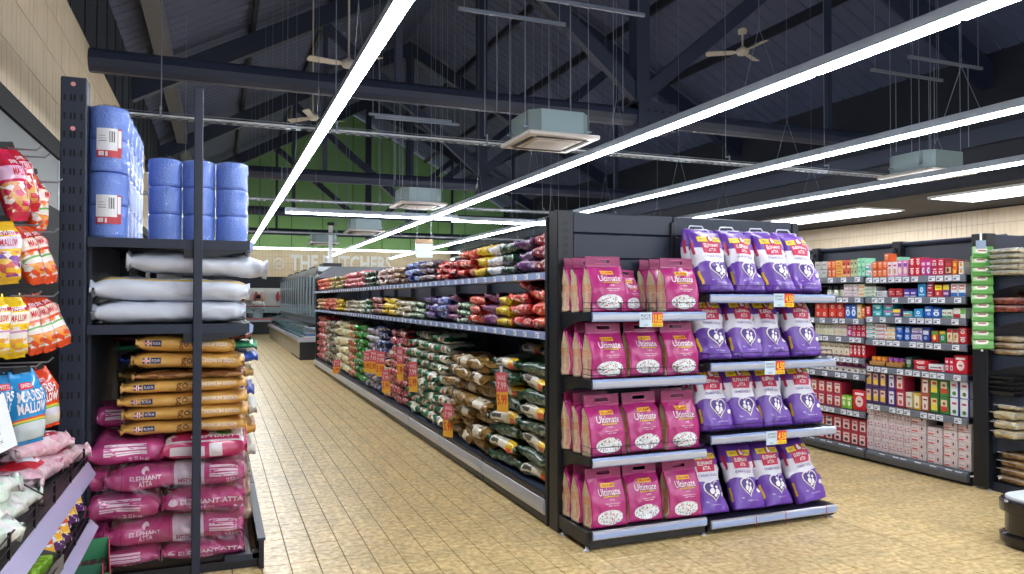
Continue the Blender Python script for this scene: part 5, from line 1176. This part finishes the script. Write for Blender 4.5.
cp('green_white', '#d5dfd6', ('r', 0, 0, 1, .28, '#5aa87a'), ('e', .75, .6, .14, .2, '#dc7a3a'), ('r', .1, .55, .55, .7, '#4a6a5a')); cp('white_grey', '#dadde0', ('r', .1, .4, .6, .6, '#8a4a4a')); cp('dark_red', '#b0222e', ('r', .08, .3, .92, .38, '#e6c9c4'), ('r', .08, .55, .6, .7, '#e6c9c4'), ('r', .48, 0, .52, 1, '#8a1a24')); cp('violet', '#4a3596', ('r', .1, .35, .9, .6, '#c9c2e0'), ('r', 0, 0, 1, .12, '#d3d0e6'))
cp('cyan_tag', '#1f93d2', ('e', .5, .55, .24, .22, '#e2eff5'), ('r', .40, .50, .60, .60, '#1f6fb0'), ('r', .1, .1, .9, .2, '#bfe0ee')); cp('red_navy', '#c4263a', ('r', .1, .45, .9, .8, '#2f3470'), ('r', .2, .55, .8, .68, '#e9e4ea'), ('r', .1, .1, .7, .28, '#eac9cc')); cp('yellow_red', '#c8333a', ('r', 0, .55, 1, 1, '#f0da2c'), ('r', .15, .7, .85, .8, '#b5a01c'), ('e', .4, .25, .2, .14, '#e6b0a0')); cp('yellow_violet', '#6d3f88', ('r', 0, .55, 1, 1, '#efd63a'), ('r', .1, .15, .85, .35, '#d9b7d0'))
cp('white_red_blue', '#e6e6ea', ('r', 0, 0, 1, .3, '#2a6fc0'), ('r', .1, .55, .9, .9, '#cf3a3c'), ('r', .2, .64, .8, .78, '#f2ebea')); cp('teal', '#1f9aa6', ('r', .1, .5, .9, .85, '#7fd0d4'), ('e', .6, .35, .25, .2, '#d6eef0')); cp('teal_pink', '#3a9fb0', ('r', 0, .7, 1, 1, '#d47ab0'), ('e', .5, .4, .3, .2, '#bfe6ea')); cp('teal_orange', '#58b4bc', ('r', .1, .2, .9, .5, '#e6915a'), ('r', .1, .6, .7, .75, '#eef2ee')); cp('blue', '#2156b8', ('r', .1, .55, .9, .75, '#d9e4f2'), ('e', .6, .3, .26, .16, '#8fb4e2'), ('r', .1, .84, .6, .9, '#7fd0e0')); cp('blue_white', '#2a62bc', ('e', .5, .4, .38, .26, '#dfe6f0'), ('r', .2, .72, .8, .84, '#e6ebf4'), ('e', .5, .38, .16, .12, '#4f86c8'))
cp('white_green_red', '#dfe6dc', ('r', 0, 0, .6, .42, '#bf2a3c'), ('r', .6, .4, 1, 1, '#6fb84a'), ('e', .35, .68, .2, .16, '#e9dcd6')); cp('white_red', '#e6e2e4', ('r', 0, 0, 1, .25, '#cf3242'), ('r', .1, .5, .7, .64, '#5a5a66'), ('e', .82, .6, .1, .16, '#cf3242')); cp('white_yellow', '#e8e4da', ('r', 0, 0, 1, .3, '#f0b02c'), ('r', .1, .5, .7, .64, '#5a5a66')); cp('violet_white', '#d3cadf', ('r', 0, 0, 1, .3, '#6b4a9e'), ('e', .72, .62, .16, .26, '#5a3f8a'), ('e', .72, .62, .08, .13, '#e6e0ee'), ('r', .08, .6, .5, .72, '#5a3f8a')); cp('navy_white', '#2c3f8c', ('r', .1, .5, .9, .8, '#d7dbe8'), ('e', .45, .25, .25, .14, '#8fa6d6'))
cp('red_green', '#d23a2c', ('r', 0, .65, 1, 1, '#5f9a3c'), ('e', .45, .4, .28, .24, '#efc23c'), ('e', .5, .35, .15, .14, '#e8e0c8')); cp('green_red', '#3f8a44', ('r', 0, .75, 1, 1, '#d2b83a'), ('e', .5, .4, .3, .22, '#8fc4d6'), ('e', .55, .36, .12, .1, '#d2503a')); cp('cream_red', '#e3d6b8', ('r', 0, .75, 1, 1, '#c92a3a'), ('e', .4, .4, .2, .2, '#d8a43a'), ('r', 0, 0, 1, .08, '#c92a3a'), ('e', .6, .5, .14, .14, '#b5402a')); cp('dark_green', '#24403a', ('r', .15, .4, .85, .8, '#a9b8b0'), ('e', .5, .25, .25, .12, '#7fae4a'))
cp('purple_yellow', '#5a3f6e', ('r', .14, .14, .86, .86, '#e3c3a0'), ('e', .5, .32, .34, .16, '#eac622'), ('r', .2, .62, .7, .76, '#7a3f4a')); cp('purple_white', '#5a3f86', ('r', .16, .1, .84, .9, '#e2dfe6'), ('r', .24, .64, .76, .74, '#5a4a70'), ('e', .5, .28, .14, .12, '#7a5a4a')); cp('red_cream', '#b8304a', ('r', .16, .1, .84, .88, '#e3d6cf'), ('r', .24, .66, .76, .76, '#7a2a3a'), ('e', .5, .3, .2, .14, '#c46a3a')); cp('cream', '#ddd6c4', ('r', .1, .66, .9, .78, '#9a8a5a'), ('e', .5, .3, .2, .14, '#b8957a'), ('r', 0, 0, 1, .08, '#b5603a')); cp('yellow_cream', '#d8b23c', ('r', .16, .1, .84, .88, '#ebe2c8'), ('e', .5, .32, .18, .12, '#b5803a'))
cp('rust_white', '#a8503a', ('r', .18, .08, .86, .9, '#e6dcd6'), ('r', .26, .66, .78, .76, '#7a3a3a'), ('e', .5, .3, .12, .14, '#c04a4a')); cp('green_yellow', '#3d7a34', ('r', .12, .12, .88, .84, '#e6d0a0'), ('e', .5, .30, .34, .18, '#e9d02c'), ('r', .3, .6, .8, .76, '#c4502a')); cp('green_red_tea', '#3f8040', ('r', .12, .14, .88, .82, '#e6cdb4'), ('r', .12, .14, .88, .44, '#d23a2c'), ('e', .5, .6, .2, .1, '#8a5a3a')); cp('white_leaf', '#e3e6e8', ('e', .5, .22, .26, .12, '#3f7f42'), ('r', .22, .64, .78, .76, '#b8355a'), ('r', .97, 0, 1.3, 1, '#4a4aa8'))
cp('pale_pink', '#dccdd2', ('e', .25, .5, .16, .26, '#b89aa4'), ('r', .5, .35, .9, .45, '#8a5a68'), ('e', .7, .7, .1, .12, '#c45a6a')); cp('pale_rose', '#e0d2d4', ('r', .04, .08, .46, .26, '#d2474f'), ('r', .56, .2, .92, .86, '#b8a4aa'), ('r', .6, .26, .88, .8, '#e0d2d4'), ('e', .74, .55, .08, .2, '#6a4a55'), ('r', .06, .5, .44, .56, '#9a6a76'))
cp('grey', '#b9b9b6', ('r', .2, .5, .8, .7, '#8a8a88')); cp('amber', '#eab04c', ('r', .1, .2, .9, .5, '#e07a3a'), ('r', .2, .66, .8, .78, '#b5602a')); cp('coral', '#d8604a', ('e', .5, .55, .26, .2, '#7a2a2a'), ('r', 0, 0, 1, .35, '#efae7a')); cp('olive', '#b3b48a', ('e', .5, .6, .2, .16, '#5a5a3a'), ('r', 0, 0, 1, .3, '#c4d0a4')); cp('mint', '#8fd6b0', ('e', .5, .6, .14, .12, '#3a6a55'), ('r', 0, .1, 1, .4, '#a8e2c2')); cp('pink_white', '#d9cdd0', ('r', .1, .5, .9, .62, '#b58a9a'), ('r', 0, 0, 1, .12, '#c9a0aa')); cp('cream_orange', '#dcd2b4', ('r', .1, .3, .9, .5, '#d68a3a'))
cp('red_tea', '#d23a2a', ('e', .5, .5, .2, .28, '#e9d8c8'), ('e', .5, .5, .11, .15, '#c24a2a')); cp('cream_green', '#d8d4c0', ('r', .2, .55, .8, .75, '#a8b08a'), ('e', .5, .25, .2, .1, '#c8c070')); cp('cream_olive', '#dcd0c4', ('e', .5, .3, .26, .12, '#c8b86a'), ('r', .2, .6, .8, .74, '#b08a9a')); cp('white_fruit', '#e6e0dc', ('e', .5, .45, .26, .22, '#4a4a30'), ('e', .4, .55, .1, .1, '#8a3a4a')); cp('lime_white', '#8fc83a', ('e', .5, .4, .28, .2, '#e6efd6'), ('r', .1, .72, .9, .88, '#dfeac8')); cp('red_choc', '#b5283a', ('r', .12, .08, .9, .86, '#e6d6d6'), ('e', .5, .3, .24, .14, '#5a2a2a'), ('r', .3, .62, .8, .72, '#b5283a')); cp('purple_tea', '#8a2f6a', ('e', .5, .5, .26, .22, '#d8a0b8'))
_cc = {}
def carton(key, w, d, h_):
    k = (key, round(w, 3), round(d, 2), round(h_, 3))
    if k not in _cc:
        mb = MB(); mb.bbox(-w / 2, -d / 2, 0, w / 2, d / 2, h_, CP[key], min(.004, w * .06)); _cc[k] = mb.mesh('carton')
    return _cc[k]
def fill_bay(bay, bname):
    for z, sname, lst in bay:
        seen = {}
        for y0, y1, cols, rows, h_, key in lst:
            w = (y1 - y0) / cols
            for c in range(cols):
                cn = seen.get(key, 0) + 1; seen[key] = cn
                for r in range(rows):
                    d = .14; xo = XR + .035 + d / 2 + wiggle(.004)
                    o = obj('carton', carton(key, w - .004, d, h_ - .002), None, (xo, y1 - w * (c + .5), z + r * h_), (0, 0, -PI / 2 + wiggle(.02)))
                    lab = '%s carton%s%s, %s of the %s bay' % (key.replace('_', ' and ', 1).replace('_', ' '), '' if rows == 1 else ', %s from bottom' % ORD[r], ', %s one' % ORD[cn - 1] , sname, bname)
                    tag(o, lab, 'carton', 'cartons on the %s of the %s bay' % (sname, bname))
fill_bay(BAY_NEAR, 'near'); fill_bay(BAY_FAR, 'far')
# loose extras: carton on top of the orange ones, mint cartons set back, second layer of fruit tea
o = obj('carton', carton('orange', .05, .12, .07), None, (XR + .11, 5.165, 1.762 + .15), (0, 0, -PI / 2 + .15)); tag(o, 'single orange carton standing on top of the orange cartons', 'carton')
for k in range(2):
    for r in range(2): o = obj('carton', carton('mint', .07, .12, .09), None, (XR + .33, 5.22 + k * .073, 1.762 + r * .105), (0, 0, -PI / 2)); tag(o, 'mint carton set back behind the medicine, %s, %s' % (['upper', 'lower'][1 - r], ['right one', 'left one'][k]), 'carton', 'mint cartons set back')
bf = [e for e in BAY_FAR if e[1] == 'sixth shelf'][0]
for k in range(8):
    o = obj('carton', carton('purple_tea', .09, .12, .062), None, (XR + .12, 5.44 + k * .094, .824 + .055), (0, 0, -PI / 2)); tag(o, 'purple fruit tea carton, %s from the near end, upper layer' % ORD[k], 'carton', 'purple fruit tea cartons')
# jars of pastilles in card trays, dark jars in the far bay
JO = mat('orange_lid', '#e58a2a', .4); JP = mat('purple_lid', '#9a4aa0', .4); JG = mat('amber_glass', '#b5682e', .2, coat=.5); JC = mat('cream_jar', '#cfcfbe', .3); JK = mat('black_lid', '#2a2c30', .4)
def jar(x, y, z, m1, m2, label, grp, r=.026, h_=.075):
    t = thing('jar', label, 'jar', (x, y, z), group=grp)
    mb = MB(); mb.lathe([(r * .9, 0), (r, .006), (r, h_ * .6), (r * .8, h_ * .68)], m1, 12); mb.smooth = True; mb.build('pot', t)
    mb = MB(); mb.lathe([(r * .95, h_ * .66), (r * .95, h_), (r * .8, h_ + .003)], m2, 12); mb.build('lid', t)
CARDB = mat('brown_card', '#b5823f', .7)
for i, (y0, nm, m2) in enumerate(((5.165, 'orange', JO), (4.975, 'purple', JP))):
    t = thing('card_tray', 'brown card tray of %s-lidded jars on the fifth shelf' % nm, 'box', (XR + .10, y0 + .09, .922))
    mb = MB(); mb.box(-.07, -.09, 0, .07, .09, .004, CARDB); mb.box(-.07, -.09, 0, -.066, .09, .04, CARDB); mb.box(.066, -.09, 0, .07, .09, .04, CARDB); mb.box(-.07, -.09, 0, .07, -.086, .04, CARDB); mb.box(-.07, .086, 0, .07, .09, .04, CARDB); mb.build('tray', t)
    for k in range(3):
        for d in range(2): jar(XR + .065 + d * .06, y0 + .03 + k * .058, .927, JG, m2, '%s-lidded jar, %s from the near end in the %s row of its tray' % (nm, ORD[k], ['front', 'back'][d]), nm + '-lidded jars')
for k in range(3): jar(XR + .08, 5.70 + k * .085, 1.577, JC, JK, 'cream jar with black lid, %s from the near end of the far bay' % ORD[k], 'cream jars', .033, .11)
# ---- end unit with trays of food
ue = thing('end_tray_shelving', 'dark end unit at the right edge with shelves of clear food trays', 'shelving', (6.4, 4.0, 0))
UO = Vector((6.4, 4.0, 0))
def uep(mb, name): return mb.build(name, ue, -UO)
mb = MB(); mb.bbox(5.80, 4.15, .02, 5.92, 4.28, 2.09, BLACK, .005); uep(mb, 'upright')
for a, b in ((.1, .75), (.75, 1.4), (1.4, 1.75), (1.75, 2.09)):
    mb = MB(); mb.bbox(5.92, 4.19, a + .003, 7.2, 4.24, b - .003, NAVY, .006); uep(mb, 'back_board')
for z in (1.737, 1.444, 1.10, .784, .44, .075):
    mb = MB(); mb.box(5.86, 3.66, z - .03, 7.1, 4.19, z - .003, BLACK)
    n = 10; mb.prism([(4.19, z), (3.66, z), (3.66, z - .05)] + [(3.66 + .53 * k / n, z - .05 - .10 * (k / n) ** 2.2) for k in range(1, n + 1)], 5.852, 5.86, NAVY, 'x'); uep(mb, 'shelf')
mb = MB(); mb.bbox(5.86, 3.68, .0, 7.1, 4.19, .05, BLACK, .004); uep(mb, 'base')
for x, y in ((5.83, 4.17), (5.83, 4.26), (5.90, 3.72)):
    mb = MB(); mb.lathe([(.02, 0), (.016, .008), (.007, .014), (.007, .04)], SILVER, 8, (x, y, 0)); uep(mb, 'foot')
CLEAR = film('clear_plastic', '#f0f4f6', .04, .1, .5, 30)
def food_mat(n, a, b2, sc=38):
    m = mallow_mat(n, a, b2); m.node_tree.nodes['Voronoi Texture'].inputs['Scale'].default_value = sc; m.node_tree.nodes['Principled BSDF'].inputs['Coat Weight'].default_value = .1; return m
F1 = food_mat('nut_filling', '#e0bd8c', '#f0dfc2'); F2 = food_mat('date_filling', '#8f3a2c', '#c25a48', 24); F3 = food_mat('ball_filling', '#c99a6a', '#e3c49a', 20); F4 = food_mat('pastry_filling', '#d6ac70', '#ead9b4', 18); F5 = food_mat('biscuit_filling', '#a8743f', '#c4955a', 34)
def food_tray(x, y, z, w, d, h_, fm, label, grp, dark=False, bagged=False):
    t = thing('food_tray', label, 'food tray', (x - .11, y + .02, z), (0, 0, wiggle(.05)), grp)
    tm_ = mat('black_tray', '#1b1c20', .3) if dark else CLEAR
    mb = MB(); a, b = w / 2, d / 2; k = .88
    mb.add([(-a * k, -b * k, 0), (a * k, -b * k, 0), (a * k, b * k, 0), (-a * k, b * k, 0), (-a, -b, h_ * .7), (a, -b, h_ * .7), (a, b, h_ * .7), (-a, b, h_ * .7)], [(0, 3, 2, 1), (0, 1, 5, 4), (1, 2, 6, 5), (2, 3, 7, 6), (3, 0, 4, 7)], tm_)
    for q in ((-a - .008, -b - .008, a + .008, -b), (-a - .008, b, a + .008, b + .008), (-a - .008, -b, -a, b), (a, -b, a + .008, b)): mb.box(q[0], q[1], h_ * .7, q[2], q[3], h_ * .7 + .004, tm_ if dark else mat('tray_rim', '#aeb6bc', .2))
    mb.build('tray', t)
    g = Bag(w * .9, d * .9, h_ * .86, nl=9, na=14, lying=True, e=6, c0=.01, c1=.01, r=.06, wr=.008, seed=R.randrange(50), fr=26, fin=.85, pinch=0); g.body(fm).build('filling', t, (0, 0, .004))
    mb = MB(); mb.add([(-a - .006, -b - .006, h_ * .72), (a + .006, -b - .006, h_ * .72), (a + .006, b + .006, h_ * .72), (-a - .006, b + .006, h_ * .72), (-a * .85, -b * .85, h_), (a * .85, -b * .85, h_), (a * .85, b * .85, h_), (-a * .85, b * .85, h_)], [(4, 5, 6, 7), (0, 1, 5, 4), (1, 2, 6, 5), (2, 3, 7, 6), (3, 0, 4, 7)], CLEAR)
    if bagged: mb.add([(-a, -b, h_ * .75), (-a, b, h_ * .75), (-a - .07, b * .5, h_ * .5), (-a - .07, -b * .7, h_ * .55), (-a - .02, 0, h_ * .3)], [(0, 1, 2, 3), (0, 3, 4), (1, 4, 2), (2, 4, 3)], CLEAR)
    mb.build('lid', t)
for k in range(5): food_tray(6.06, 3.98, 1.74 + k * .043, .36, .26, .046, F1, 'clear bagged tray of nuts, %s from the bottom on the top shelf' % ORD[k], 'bagged nut trays', bagged=True)
for c in range(2):
    for k in range(2 + c): food_tray(6.04 + c * .27, 4.02 - c * .05, 1.447 + k * .062, .24, .22, .062, F2, 'clear tray of dark red dates, %s stack, %s from the bottom' % (['left', 'right'][c], ORD[k]), 'date trays')
for k in range(3): food_tray(6.12, 4.02, 1.103 + k * .052, .34, .22, .052, F3, 'clear tray of brown sweet balls, %s from the bottom' % ORD[k], 'sweet ball trays')
for k in range(4): food_tray(6.05, 4.03, .787 + k * .038, .26, .22, .036, mat('dark_filling', '#2a2522', .4), 'black lidded tray, %s from the bottom of its stack' % ORD[k], 'black trays', dark=True)
for k in range(3): food_tray(6.32, 3.98, .787 + k * .05, .24, .22, .05, F1, 'clear tray of pale nuts beside the black trays, %s from the bottom' % ORD[k], 'pale nut trays')
for c in range(2):
    for k in range(3): food_tray(6.03 + c * .29, 4.0, .443 + k * .075, .25, .20, .075, F4, 'clear tray of pastries, %s stack, %s from the bottom' % (['left', 'right'][c], ORD[k]), 'pastry trays')
food_tray(6.05, 4.0, .443 + .227, .22, .18, .045, F1, 'flat pack of pastries lying on top of the left pastry stack', 'pastry trays')
for k in range(4): food_tray(6.12, 3.97, .078 + k * .066, .30, .24, .066, F5, 'clear tray of brown biscuits on the base shelf, %s from the bottom' % ORD[k], 'biscuit trays')
# strip of green packets
t = thing('clip_strip', 'pale hanging strip with blue header card on the end upright', 'clip strip', (5.76, 4.165, 2.05), (0, 0, -.75))
mb = MB(); mb.box(-.035, -.003, -.16, .035, .003, -.02, mat('grey_blue_card', '#8fa0b8', .4)); mb.build('header_card', t)
mb = MB(); mb.box(-.008, -.001, -.92, .008, .001, .04, WHITE); mb.build('strip', t)
GPK = printed('green_packet_print', '#5fa045', [('r', 0, .35, .72, 1.0, '#b4c8a4'), ('e', .45, .6, .34, .24, '#e9e2d6'), ('r', .25, .56, .65, .68, '#a8504a'), ('r', 0, 0, 1, .25, '#4f9438')], .3)
gp_m = MB(); gp_m.bbox(-.075, -.012, 0, .075, .012, .10, GPK, .006); gp_m = gp_m.mesh('seasoning_packet')
for k in range(11):
    o = obj('seasoning_packet', gp_m, None, (5.755 - .004 * (k % 3), 4.145 + .004 * (k % 2), 1.885 - k * .0735), (-.35, wiggle(.05), -.75)); tag(o, 'green seasoning packet on the clip strip, %s from the top' % ORD[k], 'packet', 'green packets on the clip strip')
# ---- low rounded plinth at the right edge
pl = thing('display_plinth', 'low black rounded plinth with white top at the right edge', 'plinth', (5.1, 2.75, 0))
def rrect(x0, y0, x1, y1, r, n=8):
    out = []
    for cx, cy, a0 in ((x1 - r, y1 - r, 0), (x0 + r, y1 - r, PI / 2), (x0 + r, y0 + r, PI), (x1 - r, y0 + r, 3 * PI / 2)):
        for k in range(n + 1): a = a0 + PI / 2 * k / n; out.append((cx + r * math.cos(a), cy + r * math.sin(a)))
    return out
def slab(mb, lv, mt):
    """stack of rounded rectangles: (z, inset)"""
    rings = [[(p[0], p[1], z) for p in rrect(-.52 + i, -.62 + i, .52 - i, .54 - i, .16 - i)] for z, i in lv]; n = len(rings[0]); fs = []
    for a in range(len(rings) - 1): fs += [(a * n + k, a * n + (k + 1) % n, (a + 1) * n + (k + 1) % n, (a + 1) * n + k) for k in range(n)]
    fs += [tuple(range(n))[::-1], tuple(range((len(rings) - 1) * n, len(rings) * n))]; mb.add([p for g in rings for p in g], fs, mt)
GLB = mat('gloss_black', '#0d0d0f', .18, coat=.4)
mb = MB(); slab(mb, [(0, .03), (.29, .03)], GLB); mb.build('body', pl)
mb = MB(); slab(mb, [(.02, .02), (.03, .002), (.075, 0), (.088, .02)], GLB); mb.build('lower_bumper', pl)
mb = MB(); slab(mb, [(.215, .02), (.225, .002), (.285, 0), (.298, .012), (.30, .03)], GLB); mb.build('upper_bumper', pl)
mb = MB(); slab(mb, [(.28, .032), (.312, .034), (.316, .04)], mat('plinth_white', '#dfe5ea', .3)); mb.build('top', pl)

# ================================================================ FAR END: freezers, counter, butcher
FRZ = mat('freezer_steel', '#aab2b8', .3, .5); GLASS = film('freezer_glass', '#e3f0f2', .08, .05); FPAN = mat('freezer_beige_reflection', '#b9b1a2', .35); FIN = mat('freezer_inside', '#d9e2e4', .4)  # FPAN: beige reflections on the silver chest side put into its colour
for u in range(5):
    y0 = 19.55 + u * 2.35; y1 = y0 + 2.33; x0 = 1.92
    t = thing('freezer', 'combined chest freezer with glass doors, %s from the aisle end' % ORD[u], 'freezer', (x0, y0, 0), group='freezers beyond the long shelving'); O = Vector((x0, y0, 0))
    def fp(mb, n, p=t): return mb.build(n, p, -O if p is t else (0, 0, 0))
    mb = MB(); mb.bbox(x0 + .05, y0, .0, 3.2, y1, .46, BLACK if u == 0 else FPAN, .01); mb.box(x0 + .044, y0 + .02, .06, x0 + .05, y1 - .02, .44, FPAN); fp(mb, 'chest')
    mb = MB(); mb.prism([(x0, .46), (x0 + .05, .44), (x0 + .05, .58), (x0 + .01, .58), (x0 - .02, .52)], y0, y1, SILVER); mb.box(x0, y0 - .01, .46, 3.2, y0 + .02, .58, SILVER); fp(mb, 'bumper')
    mb = MB(); mb.prism([(x0 + .06, .58), (x0 + .07, .58), (x0 + .16, .86), (x0 + .15, .86)], y0 + .03, y1 - .03, GLASS); mb.prism([(x0 + .16, .85), (x0 + .5, .92), (x0 + .5, .93), (x0 + .16, .86)], y0 + .03, y1 - .03, GLASS); fp(mb, 'sliding_lid')
    mb = MB(); mb.box(x0 + .15, y0 + .05, .46, x0 + .95, y1 - .05, .6, FIN)
    for k in range(7): mb.bbox(x0 + .2, y0 + .1 + k * .31, .6, x0 + .45, y0 + .36 + k * .31, .66 + .03 * (k % 3), mat('frozen_pack_%d' % (k % 3), ['#5a6f9a', '#b8a08a', '#8aa0a8'][k % 3], .4), .01)
    fp(mb, 'chest_contents')
    mb = MB(); mb.box(x0 + .5, y0, .9, 3.2, y1, 1.04, FRZ); mb.box(x0 + .5, y0, 2.28, 3.2, y1, 2.4, FRZ); mb.box(x0 + .95, y0, 1.0, 3.2, y1, 2.3, FIN); mb.bbox(x0 + .7, y0 + .5, 2.4, 3.1, y0 + 1.5, 2.52, BLACK, .01); fp(mb, 'cabinet')
    for k in range(3):
        a, b = y0 + .03 + k * .76, y0 + .03 + k * .76 + .74
        mb = MB(); mb.box(x0 + .46, a, 1.03, x0 + .5, a + .07, 2.3, FRZ); mb.box(x0 + .46, b - .07, 1.03, x0 + .5, b, 2.3, FRZ); mb.box(x0 + .46, a, 1.03, x0 + .5, b, 1.1, FRZ); mb.box(x0 + .46, a, 2.23, x0 + .5, b, 2.3, FRZ); d = fp(mb, 'door')
        mb = MB(); mb.box(x0 + .475, a + .07, 1.1, x0 + .485, b - .07, 2.23, GLASS); mb.build('pane', d)
        mb = MB(); mb.tube([(x0 + .44, a + .1, 1.4), (x0 + .44, a + .1, 1.9)], .012, BLACK, 6); mb.build('handle', d)
t = thing('butcher_counter', 'dark butchers counter with lit glass front full of red meat', 'counter', (2.0, 35.0, 0)); O = Vector((2, 35, 0))
def bp(mb, n): return mb.build(n, t, -O)
mb = MB(); mb.bbox(-1.2, 35.0, 0, 8, 36.0, .55, BLACK, .01); bp(mb, 'base')
mb = MB(); mb.box(-1.2, 35.05, .55, 8, 35.9, .62, SILVER); mb.box(-1.2, 35.04, .62, 8, 35.06, .70, mat('pink_rail', '#d98a92', .4)); bp(mb, 'display_deck')
mb = MB(); mb.box(-1.2, 35.02, .70, 8, 35.04, 1.22, GLASS); mb.box(-1.2, 35.0, 1.22, 8, 35.5, 1.27, mat('red_rail', '#a83a48', .4)); bp(mb, 'glass_front')
MEAT = mat('red_meat', '#b84a52', .4, bump=.4, scale=10, var=.3); FAT = mat('pale_meat', '#d9a8a0', .4, bump=.4, scale=10)
mm = [Bag(.36, .3, .12, nl=8, na=12, lying=True, e=2.3, c0=.02, c1=.02, r=.3, wr=.03, seed=s, fr=6, fin=.3).body([MEAT, FAT][s % 2]).mesh('meat_cut') for s in (1, 2, 3, 4)]
for k in range(16):
    o = obj('meat_cut', mm[k % 4], None, (-.8 + k * .42, 35.42 + .12 * (k % 2), .622), (0, 0, wiggle(.4))); tag(o, 'cut of meat on the butchers counter, %s from the left' % ORD[k], 'meat', 'meat on the counter')
bw = MB(); bw.bbox(-1.2, 37.6, .9, 8, 37.7, 2.1, mat('white_wall_tile', '#c9cdd0', .3), .01); o = struct(bw.build('wall_back'))
for k in range(4):
    t2 = thing('meat_rail', 'hanging rail with pale cuts on the white wall, %s from the left' % ORD[k], 'rail', (-.6 + k * 1.6, 37.5, 1.95)); mb = MB(); mb.tube([(0, 0, 0), (1.2, 0, 0)], .02, SILVER, 6); mb.build('rail', t2)
    for j in range(4):
        mb = MB(); mb.lathe([(.02, -.5), (.09, -.42), (.1, -.25), (.05, -.06), (.01, 0)], [MEAT, FAT][j % 2], 8, (.15 + j * .3, 0, 0)); mb.build('hanging_cut', t2)
# butcher: one skinned body, dark hair, white coat
def person(x, y, z):
    J = {'pelvis': (0, 0, .95), 'waist': (0, 0, 1.1), 'chest': (0, -.02, 1.32), 'neck': (0, -.01, 1.48), 'head': (0, -.03, 1.60), 'crown': (0, -.02, 1.70), 'sl': (-.19, 0, 1.42), 'el': (-.26, -.06, 1.17), 'wl': (-.2, -.25, 1.05), 'hl': (-.17, -.33, 1.03), 'sr': (.19, 0, 1.42), 'er': (.26, -.06, 1.17), 'wr': (.2, -.25, 1.05), 'hr': (.17, -.33, 1.03), 'kl': (-.1, -.01, .5), 'al': (-.11, .02, .08), 'tl': (-.11, -.12, .04), 'kr': (.1, -.01, .5), 'ar': (.11, .02, .08), 'tr': (.11, -.12, .04), 'ppl': (-.1, 0, .88), 'ppr': (.1, 0, .88)}
    E = [('pelvis', 'waist'), ('waist', 'chest'), ('chest', 'neck'), ('neck', 'head'), ('head', 'crown'), ('chest', 'sl'), ('sl', 'el'), ('el', 'wl'), ('wl', 'hl'), ('chest', 'sr'), ('sr', 'er'), ('er', 'wr'), ('wr', 'hr'), ('pelvis', 'ppl'), ('ppl', 'kl'), ('kl', 'al'), ('al', 'tl'), ('pelvis', 'ppr'), ('ppr', 'kr'), ('kr', 'ar'), ('ar', 'tr')]
    rad = {'pelvis': .15, 'waist': .14, 'chest': .16, 'neck': .06, 'head': .095, 'crown': .07, 'sl': .075, 'sr': .075, 'el': .05, 'er': .05, 'wl': .035, 'wr': .035, 'hl': .04, 'hr': .04, 'ppl': .1, 'ppr': .1, 'kl': .065, 'kr': .065, 'al': .045, 'ar': .045, 'tl': .04, 'tr': .04}
    ks = list(J); me = bpy.data.meshes.new('body'); me.from_pydata([J[k] for k in ks], [(ks.index(a), ks.index(b)) for a, b in E], [])
    t = thing('person', 'person in a white coat with dark hair behind the butchers counter', 'person', (x, y, z))
    o = obj('body', me, t); o.modifiers.new('skin', 'SKIN')
    for i, k in enumerate(ks): me.skin_vertices[0].data[i].radius = (rad[k], rad[k] * .85)
    me.skin_vertices[0].data[0].use_root = True
    sd = o.modifiers.new('sub', 'SUBSURF'); sd.levels = 1; sd.render_levels = 1
    me.materials.append(mat('skin_tone', '#b98a6e', .5)); o.modifiers['skin'].use_smooth_shade = True
    mb = MB(); mb.lathe([(.24, .55), (.22, .8), (.19, 1.1), (.21, 1.3), (.20, 1.43), (.08, 1.5)], mat('white_coat', '#e2e4e6', .7), 14); mb.v = [(p[0], p[1] * .75, p[2]) for p in mb.v]
    for s in (-1, 1): mb.tube([(s * .18, 0, 1.42), (s * .27, -.06, 1.17), (s * .21, -.22, 1.07)], [.09, .075, .06], mat('white_coat', '#e2e4e6', .7), 10)
    mb.smooth = True; mb.build('coat', t)
    mb = MB(); mb.lathe([(.10, 1.60), (.112, 1.66), (.10, 1.74), (.05, 1.785)], mat('dark_hair', '#1d1a1a', .6), 12, (0, .0, 0)); mb.smooth = True; mb.build('hair', t)
person(1.80, 36.6, 0)
# hanging direction board and posts
t = thing('hanging_board', 'small pale hanging board with wooden top over the shelving end', 'sign', (3.74, 14.0, 2.36))
mb = MB(); mb.bbox(-.17, -.02, 0, .17, .02, .28, mat('pale_board', '#bfc7c4', .2, .3), .004); mb.build('panel', t)
mb = MB(); mb.bbox(-.175, -.025, .28, .175, .025, .36, mat('light_wood', '#c9a884', .5), .004); mb.build('header', t)
mb = MB()
for s in (-.14, .14): mb.tube([(s, 0, .36), (s, 0, roofz(3.74) - 2.4)], .005, ZINC, 5)
mb.build('wire', t)
t = thing('service_pole', 'white service pole rising behind the end of the long shelving', 'pole', (2.92, 24.0, 0)); t.location.x = 3.35
mb = MB(); mb.box(-.06, -.06, 0, .06, .06, 3.9, WHITE); mb.build('pole', t); mb = MB(); mb.box(-.1, -.1, 3.9, .1, .1, 4.0, BLACK); mb.build('cap', t)
